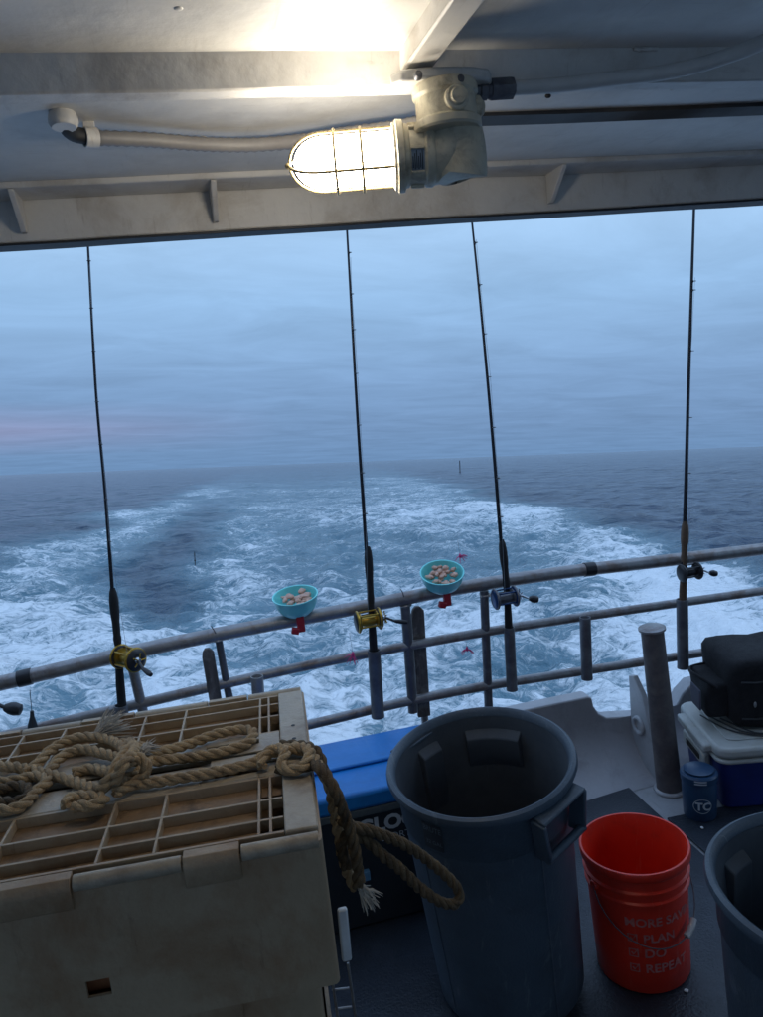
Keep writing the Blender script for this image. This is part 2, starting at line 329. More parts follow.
# fore-and-aft beam over the lamp
t = MB(); t.box((.372, -1.65, CZ - .035), (.392, YB - .002, CZ + .012)); t.box((.362, -1.65, CZ - .042), (.403, YB - .002, CZ - .0355)); part('longitudinal_beam', t, beam_paint, ceil, bevel=.003)
for xx_, ln_ in ((-.9, .05), (-.25, .03), (.75, .04), (1.15, .07), (1.6, .05)):
    t = MB(); pts = [(xx_ + ln_ * q / 8 + .001 * rnd.uniform(-1, 1), YB - .0165 + .001 * rnd.uniform(-1, 1), CZ - .003 + .001 * rnd.uniform(-1, 1)) for q in range(9)]
    t.tube(pts, [.0028 + .0012 * rnd.random() for _ in pts], 7); part('weld_bead', t, beam_paint, ceil)
for xx_, yy_ in ((.06, 1.05), (.22, 1.12), (-.12, 1.30), (.10, 1.55), (.62, 1.10), (.95, 1.36), (1.3, 1.10), (-.3, 1.0)):
    t = MB(); t.lathe([(0, -.0035), (.004, -.0032), (.0062, -.0015), (.0068, 0)], frame((xx_, yy_, CZ + .003), (0, 0, 1)), 10); part('painted_rivet', t, beam_paint, ceil)
for px in (12, 208, 548):
    p = onY(px, 180, 1.88)
    t = MB(); t.prism([(p.x, 1.893, CZ - .013), (p.x, 1.893, CZ - .085), (p.x, 1.875, CZ - .085), (p.x, 1.80, CZ - .017), (p.x, 1.80, CZ - .013)], (.012, 0, 0)); part('gusset', t, beam_paint, ceil, bevel=.002)
# far support posts of the roof outside the frame
for x in (-3.2, 4.4):
    t = MB(); t.tube([(x, 1.85, .014), (x, 1.85, CZ - .018)], .04, 16); part('roof_post', t, alu, None); 
    o = C.objects[-1]; tag(o, 'painted tube post holding up the %s end of the roof edge' % ('port' if x < 0 else 'starboard'), 'post')

# ------------------------------------------------------------------ the lamp
LD = 1.155
def cd(x, y, d):                            # point of the boat at camera depth d
    v = RB @ (np.array([(x - 381.5) / F, (y - 508.5) / F, 1.0]) * d); return Vector((v[0], v[1], v[2] + CAMH))
gA = cd(397, 157, LD); gT = cd(289, 166, LD); ax = (gT - gA).normalized()
lamp = thing('ceiling_lamp', 'lit caged bulkhead lamp on a cream junction box under the roof', 'lamp', (.40, 1.17, CZ - .012))
bxc = Vector((cd(433, 90, 1.16).x, 1.17, 0))
t = MB(); pts = []                          # ragged mounting pad
for i in range(14):
    an = 2 * math.pi * i / 14; r = .052 + .012 * math.cos(2 * an) + .006 * rnd.random(); pts.append((bxc.x + r * 1.15 * math.cos(an), 1.135 + r * .7 * math.sin(an), CZ - .062))
t.prism(pts, (0, 0, .016)); part('mounting_pad', t, white_paint, lamp, bevel=.004)
zt = CZ - .062; zb = zt - .062
t = MB(); m = Matrix.Translation((bxc.x, 1.135, 0)) 
t.lathe([(0, zt), (.044, zt), (.047, zt - .006), (.047, zt - .014), (.0435, zt - .018), (.0435, zb + .016), (.049, zb + .012), (.049, zb + .003), (.046, zb), (0, zb)], m, 40); part('junction_box', t, fixture, lamp)
for dx, dy in ((-.025, -.046), (.052, .0)):  # hub facing the camera and side hub
    d = Vector((dx * .2 if dy < -.01 else 1, -1 if dy < -.01 else 0, 0)).normalized(); c = Vector((bxc.x, 1.135, (zt + zb) / 2))
    t = MB(); t.lathe([(0, .056), (.010, .056), (.0115, .053), (.0115, .051), (.015, .051), (.017, .049), (.017, .03), (.012, .028)], frame(c, d), 24); part('conduit_hub', t, fixture, lamp)
for s_ in (-1, 1):
    t = MB(); t.lathe([(0, .006), (.005, .005), (.006, .001), (.006, -.003), (0, -.003)], frame((bxc.x - .022 + .03 * s_, 1.093, zt - .004 - .003 * s_), (0, -1, .2)), 10); part('screw', t, alu_dark, lamp)
# elbow running down from the box and round to the globe
eb = Vector((bxc.x + .018, 1.145, zb + .004)); gc = gA - ax * .045
pth = spline([eb, eb + Vector((.004, .0, -.028)), Vector((eb.x + .004, 1.148, zb - .055)), Vector((eb.x - .002, 1.150, gc.z + .022)), Vector((eb.x - .014, 1.151, gc.z + .004)), gc - ax * .012 + Vector((0, 0, -.001)), gc], 6)
t = MB(); kk = len(pth); t.tube(pth, [.036 + .006 * min(1, max(0, (i - kk * .55) / (kk * .3))) for i in range(kk)], 28); part('elbow', t, fixture, lamp)
m = frame(gA - ax * .052, ax)
t = MB(); t.lathe([(.030, -.004), (.043, -.002), (.046, .002), (.046, .010), (.042, .013), (.041, .034), (.044, .037), (.0445, .041), (.050, .043), (.0505, .052), (.046, .055), (.040, .055), (.036, .050)], m, 44); part('collar', t, fixture, lamp)
for i in range(8):
    t = MB(); an = 2 * math.pi * i / 8; v = Vector((math.cos(an) * .0425, math.sin(an) * .0425, .024)); t.box((-.0035, -.0025, -.010), (.0035, .0025, .010), m @ Matrix.Translation(v) @ Matrix.Rotation(an, 4, 'Z')); part('collar_lug', t, fixture, lamp, bevel=.001)
t = MB(); dirv = (m.to_3x3().inverted() @ Vector((.1, -.9, -.35))).normalized(); an0 = math.atan2(dirv.y, dirv.x)
t.lathe([(.0422, .0145), (.0426, .0145), (.0426, .033), (.0422, .033)], m, 10, an0 - .38, an0 + .38); part('rating_label', t, mat('pale_blue_sticker', (.24, .30, .36), rough=.4), lamp)
t = MB()
for i in range(6): t.lathe([(.0428, .017 + i * .0027), (.0430, .017 + i * .0027), (.0430, .0183 + i * .0027), (.0428, .0183 + i * .0027)], m, 6, an0 - .30 + .05 * (i % 2), an0 + .30 - .09 * (i % 3))
part('label_print', t, darkrub, lamp)
# globe and bulb: milky glass shell lit from inside
m = frame(gA, ax)
GL = (gT - gA).length - .006; gr = .036
prof = [(gr * .98, -.004), (gr, .004), (gr, GL - gr * 1.25)] + [(gr * math.cos(a_), GL - gr * 1.25 + gr * 1.2 * math.sin(a_)) for a_ in [math.pi / 2 * i / 10 for i in range(1, 11)]]
t = MB(); t.lathe(prof, m, 40)
glow = mat('lit_milky_glass', (.9, .88, .8), rough=.2, emit=(1, .91, .77), estr=34)
part('globe', t, glow, lamp)
# guard
gw = gr + .006; rw = .0022
t = MB()
for i in range(4):
    an = math.pi / 4 * 1 + math.pi / 2 * i + .25
    pp = [m @ Vector((gw * math.cos(an), gw * math.sin(an), z)) for z in (.002, .02, .04, GL - gr * 1.25)] + [m @ Vector((gw * math.cos(b2) * math.cos(an), gw * math.cos(b2) * math.sin(an), GL - gr * 1.25 + (gr * 1.2 + .007) * math.sin(b2))) for b2 in [math.pi / 2 * q / 8 for q in range(1, 9)]]
    t2 = MB(); t2.tube(pp, rw, 8); part('guard_bar', t2, steel_wire, lamp)
for z in (.052, .091):
    t2 = MB(); t2.torus(m @ Matrix.Translation((0, 0, z)), gw + .002, rw, 36, 8); part('guard_ring', t2, steel_wire, lamp)
t2 = MB(); t2.torus(m @ Matrix.Translation((0, 0, .002)), gw + .001, .0045, 36, 8); part('guard_rim', t2, fixture, lamp)
t2 = MB(); t2.ball(gT + ax * .001, .005, n=8); part('guard_boss', t2, steel_wire, lamp)

# grey corrugated conduit on the left with elbow and clamp
CY = 1.47
cp = [onZ(x, y, CZ - dd) for x, y, dd in ((62, 113, .002), (65, 124, .014), (74, 134, .022), (98, 138, .024), (150, 140, .020), (200, 144, .020), (250, 145, .020), (300, 141, .022), (345, 134, .026), (392, 128, .030), (425, 122, .034))]
fc = thing('flexible_conduit', 'grey ribbed conduit running left from the lit lamp to the ceiling', 'conduit', cp[5])
pth = spline(cp[3:], 12); t = MB()
t.tube(pth, [.0112 + (.0016 if i % 2 else 0) for i in range(len(pth))], 14); part('ribbed_hose', t, hose, fc, ang=70)
t = MB(); t.tube(spline(cp[:4], 6), .0125, 14); part('elbow_fitting', t, darkrub, fc)
t = MB(); a = cp[3]; d = (cp[4] - cp[2]).normalized(); t.lathe([(.0135, -.011), (.016, -.011), (.016, .011), (.0135, .011)], frame(a - d * .012, d), 20); t.box((-.009, -.003, 0), (.009, .003, .03), Matrix.Translation(a - d * .012 + Vector((0, 0, .014)))); part('clamp', t, beam_paint, fc, bevel=.001)
t = MB(); t.lathe([(.0, .0), (.019, 0), (.023, .006), (.023, .016), (.017, .03), (0, .03)], frame(cp[0] + Vector((0, 0, -.022)), (0, .1, 1)), 12); part('ceiling_gland', t, white_paint, fc)
# right conduit
rp = [onZ(x, y, CZ - dd) for x, y, dd in ((466, 91, .066), (512, 88, .064), (560, 85, .063), (610, 79, .063), (655, 74, .062), (695, 66, .060), (730, 55, .054), (763, 42, .050), (830, 5, .045))]
rc = thing('rigid_conduit', 'painted pipe running right from the lamp box along the roof beam', 'conduit', rp[3])
t = MB(); t.tube(spline(rp[1:], 10), .0105, 14); part('pipe', t, pvc, rc)
t = MB(); d = (rp[1] - rp[0]).normalized(); LL = (rp[1] - rp[0]).length
t.lathe([(0, .0), (.0125, .0), (.0125, .018), (.015, .02), (.015, .030), (.0125, .032), (.0135, .036), (.0155, .037), (.0155, LL), (.0105, LL + .003)], frame(rp[0], d), 8); part('threaded_connector', t, alu_dark, rc)
t = MB(); t.ball(onZ(548, 96, CZ - .004), .006, .004, .004, n=6); part('bolt_head', t, darkrub, rc)
sp = [onZ(458, 122, CZ - .006), onZ(560, 119, CZ - .006), onZ(660, 115, CZ - .006), onZ(763, 111, CZ - .006), onZ(900, 106, CZ - .006)]  # separate flat dark strip just under the ceiling plate
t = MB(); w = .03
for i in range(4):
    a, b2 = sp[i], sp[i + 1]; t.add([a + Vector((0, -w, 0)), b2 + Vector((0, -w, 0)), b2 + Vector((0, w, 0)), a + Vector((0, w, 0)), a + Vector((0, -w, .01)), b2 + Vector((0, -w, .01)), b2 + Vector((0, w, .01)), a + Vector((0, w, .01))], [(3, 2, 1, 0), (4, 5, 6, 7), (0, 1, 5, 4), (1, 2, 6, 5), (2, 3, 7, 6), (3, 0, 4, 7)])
tag(part('dark_ceiling_strip', t, darkrub), 'dark flat strip along the ceiling right of the lamp, behind the beam', 'cable strip')

# ------------------------------------------------------------------ railing
rail = thing('stern_railing', 'worn tube railing across the stern with welded rod holders', 'railing', (1.0, YR, .35))
def rl(pts, Y=YR, ext=True):
    P = [onY(x, y, Y) for x, y in pts]
    if ext: P = [P[0] + (P[0] - P[1]).normalized() * 1.6] + P + [P[-1] + (P[-1] - P[-2]).normalized() * .9]
    return P
top = spline(rl([(0, 683.5), (170, 644), (347, 610), (457, 588.5), (563, 572.5), (654, 562), (763, 549)]), 6)
t = MB(); t.tube(top, .0245, 20); part('top_rail', t, alu, rail)
t = MB(); t.tube(spline(rl([(0, 737), (237, 681), (365, 654), (480, 633), (589, 616), (763, 591)]), 6), .0175, 16); part('middle_rail', t, alu, rail)
t = MB(); t.tube(spline(rl([(140, 764), (321, 722), (400, 703), (480, 687), (563, 674), (700, 653)]), 6)[:-1], .0175, 16); part('lower_rail', t, alu, rail)
def strut(x0, y0, x1, y1, r, m, name='rail_post', Y=YR, flat=False, open_top=False):
    a, b2 = onY(x0, y0, Y), onY(x1, y1, Y); t = MB()
    if flat:
        z = (b2 - a).normalized(); xx = Vector((1, 0, 0)); mm = frame(a, z, xx); Ln = (b2 - a).length
        pr = [(-r, 0.03), (-r * .8, .012), (-r * .3, 0), (r * .4, .002), (r, .018), (r, Ln), (-r, Ln)]
        t.prism([mm @ Vector((u, -.009, v)) for u, v in pr], mm.to_3x3() @ Vector((0, .018, 0)))
        return part(name, t, m, rail, bevel=.003)
    if open_top:
        ml_ = frame(a, a - b2); Ln = (b2 - a).length
        t.lathe([(r * .8, -.15), (r * .8, .0), (r * .86, .003), (r * .98, .003), (r * 1.04, -.002), (r, -.012), (r, -Ln + .01), (r * 1.05, -Ln + .006), (r * 1.02, -Ln), (r * .7, -Ln), (r * .7, -.15), (0, -.15)], ml_, 22)
        return part(name, t, m, rail)
    t.tube([a, b2], r, 14); return part(name, t, m, rail)
strut(218, 636, 229, 697, .013, alu_dark); strut(228, 690, 240, 745, .013, alu_dark)
strut(405, 603, 413, 712, .018, alu_dark); strut(417, 640, 428, 752, .014, alu, Y=YR + .05)
strut(484, 591, 490, 742, .0165, alu_dark)
strut(131, 660, 145, 720, .017, alu)
strut(763 + 60, 545, 763 + 66, 680, .0165, alu_dark)
strut(207, 648, 219, 720, .021, wood, 'flat_brace', Y=YR - .02, flat=True)
strut(417, 606, 424, 716, .024, wood, 'flat_brace', Y=YR + .02, flat=True)
HY = YR - .045
strut(374, 651, 378, 717, .0235, alu_dark, 'rod_holder', HY, open_top=True)
strut(509, 628, 512, 690, .0205, alu_dark, 'rod_holder', HY, open_top=True)
strut(585, 618, 587, 679, .0215, alu_dark, 'rod_holder', HY, open_top=True)
strut(682, 600, 683, 668, .0225, alu_dark, 'rod_holder', HY, open_top=True)
strut(257, 677, 262, 740, .022, alu, 'rod_holder', HY, open_top=True)
strut(121, 706, 127, 770, .0225, alu_dark, 'rod_holder', HY, open_top=True)
for x, y in ((25, 678), (589, 570)):
    c = onY(x, y, YR); i = min(range(len(top)), key=lambda j: abs(top[j].x - c.x)); d = (top[i + 1] - top[i - 1]).normalized(); c = top[i] + d * ((c.x - top[i].x) / d.x); t = MB()
    t.lathe([(.0246, -.022), (.0275, -.021), (.0278, 0), (.0275, .021), (.0246, .022)], frame(c, d), 20); part('tape_band', t, black, rail)
for x, y in ((216, 634), (404, 597)):      # thin cable ties standing up
    c = onY(x, y, YR - .02); t = MB(); t.tube([c, c + Vector((-.006, -.01, .02)), c + Vector((-.012, -.012, .034))], .0016, 5); part('cable_tie', t, black, rail)
for x, y in ((216, 634), (404, 600), (484, 590)):
    c = onY(x, y, YR); t = MB(); t.torus(frame(c + Vector((.004, 0, -.02)), (0, 0, 1)), .018, .005, 16, 6); part('weld_bead', t, alu, rail)

# pillar
pa, pb = onY(652, 630, 2.45), onY(670, 803, 2.45); pb.z = 0.004
pl = thing('mooring_post', 'thick weathered grey post with flat cap standing inside the railing', 'post', pb)
t = MB(); t.tube([pb, pa], [.047, .041], 28); part('shaft', t, mat('weathered_grey_post', (.13, .115, .115), (.09, .08, .085), rough=.55, scale=20, bump=.4, stain=(.22, .19, .17), sscale=14, samt=.4), pl)
d = (pa - pb).normalized(); t = MB(); t.lathe([(0, .004), (.044, .004), (.049, .001), (.049, -.007), (.041, -.010)], frame(pa + d * .008, d), 28); part('cap', t, alu, pl)
t = MB(); t.lathe([(.048, .010), (.058, .006), (.060, 0), (.0, .0)], frame(pb, (0, 0, 1)), 28); part('foot_flange', t, gel, pl)

# ------------------------------------------------------------------ rods and reels
def reel(rod, c, style, s=1.0, fl=1, yaw=0):
    """multiplier reel: spool along x, side plates, foot, arm and knob"""
    c = Vector(c); body, trim = dict(gold=(gold, black), blue=(blue_metal, alu_dark), black=(black, black), goldblack=(black, gold))[style]
    rt = Matrix.Translation(c) @ Matrix.Rotation(yaw, 4, 'Z') @ Matrix.Diagonal((s, s, s, 1))
    rotx = Matrix(((0, 0, 1, 0), (0, 1, 0, 0), (-1, 0, 0, 0), (0, 0, 0, 1)))
    m = rt @ rotx
    t = MB(); t.lathe([(0, -.030), (.027, -.030), (.027, -.026), (.016, -.024), (.019, -.012), (.0195, .012), (.016, .024), (.027, .026), (.027, .030), (0, .030)], m, 24)
    rb = part('reel', t, gold if style.startswith('gold') else trim, rod)
    def sub(n, mb, mm): return part(n, mb, mm, rb)
    for sg in (-1, 1):
        t = MB(); z0 = .030 * sg; z1 = .043 * sg
        t.lathe([(0, z0), (.031, z0), (.034, z0 + .002 * sg), (.034, z1 - .004 * sg), (.030, z1), (.018, z1 + .003 * sg), (0, z1 + .004 * sg)], m, 28); sub('side_plate', t, black if style.startswith('gold') else body)
        t = MB(); t.torus(m @ Matrix.Translation((0, 0, .036 * sg)), .0325, .0045, 28, 8); sub('rim', t, gold if style.startswith('gold') else trim)
    for an in (.5, 1.5, 2.6, 3.9, 5.2):
        t = MB(); p = [m @ Vector((.030 * math.cos(an), .030 * math.sin(an), z)) for z in (-.03, .03)]; t.tube(p, .0028 * s, 8); sub('frame_bar', t, body)
    # foot towards the rod (aft) 
    t = MB(); t.box((-.016, .018, -.010), (.016, .040, .010), rt); sub('reel_foot', t, trim)
    h0 = rt @ Vector((.047 * fl, 0, 0)); h1 = rt @ Vector((.060 * fl, -.006, -.002)); h2 = rt @ Vector((.083 * fl, -.012, -.014)); h3 = rt @ Vector((.112 * fl, -.014, -.022))
    t = MB(); t.lathe([(.0, 0), (.012, 0), (.012, .006), (.006, .014), (0, .014)], frame(rt @ Vector((.044 * fl, 0, 0)), rt.to_3x3() @ Vector((fl, 0, 0))), 14); sub('handle_hub', t, chrome if style != 'black' else black)
    t = MB()
    for an in range(5):
        q = 2 * math.pi * an / 5; t.tube([rt @ Vector((.054 * fl, 0, 0)), rt @ Vector((.056 * fl, .022 * math.cos(q), .022 * math.sin(q)))], .0022 * s, 6)
    sub('star_drag', t, chrome if style != 'gold' else gold)
    t = MB(); t.tube([h0, h1, h2], [.0045 * s, .0045 * s, .0035 * s], 8); sub('handle_arm', t, chrome if style in ('blue', 'black') else black)
    t = MB(); t.lathe([(0, 0), (.007 * s, .0), (.012 * s, .010 * s), (.0135 * s, .02 * s), (.011 * s, .032 * s), (.0, .036 * s)] if style != 'gold' else [(0, 0), (.005 * s, 0), (.0065 * s, .012 * s), (.008 * s, .03 * s), (.006 * s, .042 * s), (0, .044 * s)], frame(h2, h3 - h2), 14); sub('handle_knob', t, black)
    return rb
def fishing_rod(label, pts, butt, style, rc_, Y, grip=(0, 1), gm=foamgrip, guides=(), fl=1, yaw=0, s=1, rt_=.0026, rb_=.0082):
    P = [onY(x, y, Y) for x, y in pts]
    P = [P[0] + (P[0] - P[1]).normalized() * .55] + P
    rod = thing('fishing_rod', label, 'fishing rod', onY(*butt, Y), 'fishing rods standing in the stern railing')
    pp = spline(P, 10); k = len(pp); t = MB(); t.tube(pp, [rt_ + (rb_ - rt_) * (i / (k - 1)) ** .9 for i in range(k)], 10); part('blank', t, blank, rod)
    g0, g1 = [onY(x, y, Y) for x, y in grip]; bt = onY(*butt, Y); d = (g1 - g0)
    t = MB(); ln = d.length; t.lathe([(rb_, -.012), (.0095, -.006), (.0125, .004), (.0150, .03), (.0150, .07), (.0125, ln * .55), (.0118, ln * .8), (.0135, ln - .02), (.011, ln)], frame(g0, d), 16)
    part('fore_grip', t, gm, rod)
    t = MB(); t.tube([g1 - d.normalized() * .004, g1 * .4 + bt * .6, bt - Vector((0, 0, .03))], [.0105, .0145, .0145], 14); part('rear_grip', t, gm, rod)
    rcv = onY(*rc_, Y) + Vector((0, -.038 * s, 0)); reel(rod, rcv, style, s, fl, yaw)
    ax3 = (P[1] - P[-1]).normalized()
    for gx, gy in guides:
        c = onY(gx, gy, Y); i = min(range(k), key=lambda j: (pp[j] - c).length); c = pp[i]
        r = .0045 + .004 * i / k; t = MB(); t.torus(frame(c + Vector((.35 * r, -(r + .008), 0)), ax3), r, .0012, 14, 6)
        t.tube([c + ax3 * .014, c + Vector((.002, -.009, 0)), c - ax3 * .014], .0013, 5); t.tube([c - ax3 * .02, c + ax3 * .02], .0021 + (rb_ - rt_) * i / k, 8); part('guide', t, black, rod)
    # line from reel up through the guides
    ln_ = [rcv + Vector((0, .0, .02))] + [onY(gx, gy, Y) + Vector((.003, -.013, 0)) for gx, gy in sorted(guides, key=lambda g: -g[1])]
    t = MB(); t.tube(ln_, .0006, 4, cap=False); part('line', t, mono, rod)
    return rod
RY = HY
fishing_rod('leftmost full rod with round gold reel and black foam grips', [(88, 245), (96, 390), (105, 490), (111, 570), (115, 625), (119, 660), (122, 708)], (122, 712), 'gold', (129, 654), RY, grip=((113, 592), (118, 645)), guides=((89, 265), (91, 303), (94, 345), (97, 397), (101, 443), (106, 497), (109, 540)), yaw=-.9, s=1.12)
fishing_rod('rod with gold reel and slim black handle between two aqua bowls', [(347, 230), (352, 320), (358, 425), (363, 500), (367, 560), (370, 610), (373, 655)], (374, 662), 'gold', (366, 617), RY, grip=((368, 550), (371, 604)), guides=((349, 258), (350, 292), (353, 332), (356, 376), (359, 428), (362, 475), (364, 515)), s=1.08)
fishing_rod('rod with blue and silver reel right of the second aqua bowl', [(472, 222), (480, 300), (488, 385), (494, 455), (500, 530), (505, 585), (509, 632)], (509, 640), 'blue', (501, 595), RY, grip=((502, 543), (507, 588)), guides=((474, 240), (478, 283), (483, 330), (488, 375), (492, 430), (496, 480), (499, 515)), s=1.05)
fishing_rod('rightmost rod with brown lower handle and small black reel', [(694, 205), (691, 300), (688, 400), (686, 480), (684, 540), (683, 575), (682, 605)], (682, 612), 'black', (684, 570), RY, grip=((685, 524), (684, 562)), gm=cork, guides=((692, 278), (691, 294), (688, 352), (686, 416), (685, 470)), s=.95, rt_=.0040, rb_=.0095)
fishing_rod('black and gold reel handle showing at the left edge, its rod out of view', [(-70, 200), (-50, 400), (-34, 560), (-22, 640), (-16, 690), (-12, 730)], (-10, 745), 'goldblack', (-32, 697), RY, grip=((-34, 640), (-26, 690)), guides=((-60, 300), (-45, 450)), s=1.55, yaw=-.15)

# hanging sinker from the taped rail
c = onY(30, 690, YR - .03); cc = onY(33, 733, YR - .03)
sk_ = thing('hanging_sinker', 'small dark sinker hanging on a thin line below the left taped rail', 'sinker', cc)
t = MB(); t.tube([c, onY(32, 713, YR - .03)], .0012, 5); part('cord', t, black, sk_)
t = MB(); tp = onY(32, 711, YR - .03); H_ = (tp - cc).length; t.lathe([(0, H_), (.006, H_), (.007, H_ * .75), (.015, H_ * .35), (.016, .01), (.010, 0), (0, 0)], frame(cc, tp - cc), 14); part('lead_weight', t, lead, sk_)

# ------------------------------------------------------------------ bait bowls
def bowl(px, py, w, tilt, label, n, blab, yb):
    c = onY(px, py, YR - .01); r = w / 2
    b_ = thing('bait_bowl', label, 'bowl', c, 'aqua bait bowls clamped on the rail')
    tl = Matrix.Translation(c) @ Matrix.Rotation(tilt, 4, 'X') @ Matrix.Rotation(-.05, 4, 'Y')
    prof = [(0, .0), (r * .55, .0), (r * .78, .016), (r * .93, .038), (r, .066), (r * 1.035, .068), (r * 1.03, .071), (r * .97, .070), (r * .90, .040), (r * .74, .020), (r * .5, .006), (0, .005)]
    t = MB(); t.lathe(prof, tl, 40); part('bowl_shell', t, aqua, b_, ang=60)
    for i in range(n):
        a_ = rnd.random() * 6.28; q = r * .70 * math.sqrt(rnd.random())
        if i: 
            p = tl @ Vector((q * math.cos(a_), q * math.sin(a_), .050 + rnd.uniform(-.002, .014)))
        else: p = tl @ Vector((0, 0, .05))
        t = MB(); rm = Matrix.Rotation(rnd.random() * 6.28, 4, 'Z') @ Matrix.Rotation(rnd.uniform(-.6, .6), 4, 'X')
        t.ball(p, rnd.uniform(.010, .021), rnd.uniform(.008, .013), rnd.uniform(.006, .010), n=6, m=rm)
        for k2 in range(len(t.v)):
            v = Vector(t.v[k2]); t.v[k2] = tuple(v + Vector((1, 1, 1)) * .003 * mnoise.noise(v * 90))
        o = part('bait_chunk', t, bait); tag(o, blab, 'bait', 'bait chunks in the ' + yb)
    t = MB(); mc = Matrix.Translation(c + Vector((0, -.02, 0)))
    t.box((-.013, -.034, -.055), (.013, -.012, .004), mc); t.box((-.020, -.040, -.062), (.006, -.020, -.040), mc @ Matrix.Rotation(.3, 4, 'Y')); t.box((-.012, -.034, -.004), (.012, .03, .004), mc)
    part('rail_clamp', t, redclip, b_, bevel=.003)
    return c
bowl(298, 613, .156, .16, 'lower left aqua bowl of bait sitting on the top rail', 26, 'pale cut bait chunk heaped in the left aqua bowl', 'left bowl')
bowl(442.5, 588, .156, .34, 'tilted aqua bowl of bait on the rail near the blue reel', 26, 'pale cut bait chunk heaped in the right aqua bowl', 'right bowl')
# pink squid skirts on the rigs
def lure(px, py, Y, lab, s=1):
    c = onY(px, py, Y); o = thing('pink_lure', lab, 'lure', c, 'small pink squid lures on the rigs')
    t = MB(); t.ball(c, .005 * s, .005 * s, .011 * s, n=6); part('lure_head', t, pink, o)
    for i in range(6):
        a_ = rnd.random() * 6.28; d = Vector((math.cos(a_) * .8, -.2, -.4 + .9 * rnd.random() - .4)).normalized() * .03 * s
        t = MB(); t.tube([c, c + d * .5 + Vector((0, 0, .004)), c + d], [.0022, .0018, .0008], 5); part('skirt_strand', t, pink, o)
    t = MB(); t.tube([c, c + Vector((-.004, 0, .07 * s))], .0007, 4); part('leader', t, mono, o)
lure(353, 655, YR - .05, 'pink squid lure caught at the middle rail left of the gold reel rod', 1.2)
lure(467, 649, YR - .02, 'pink lure dangling between the rail posts under the right aqua bowl')
lure(460, 556, YR - .02, 'pink lure just behind the rim of the right aqua bowl', .9)

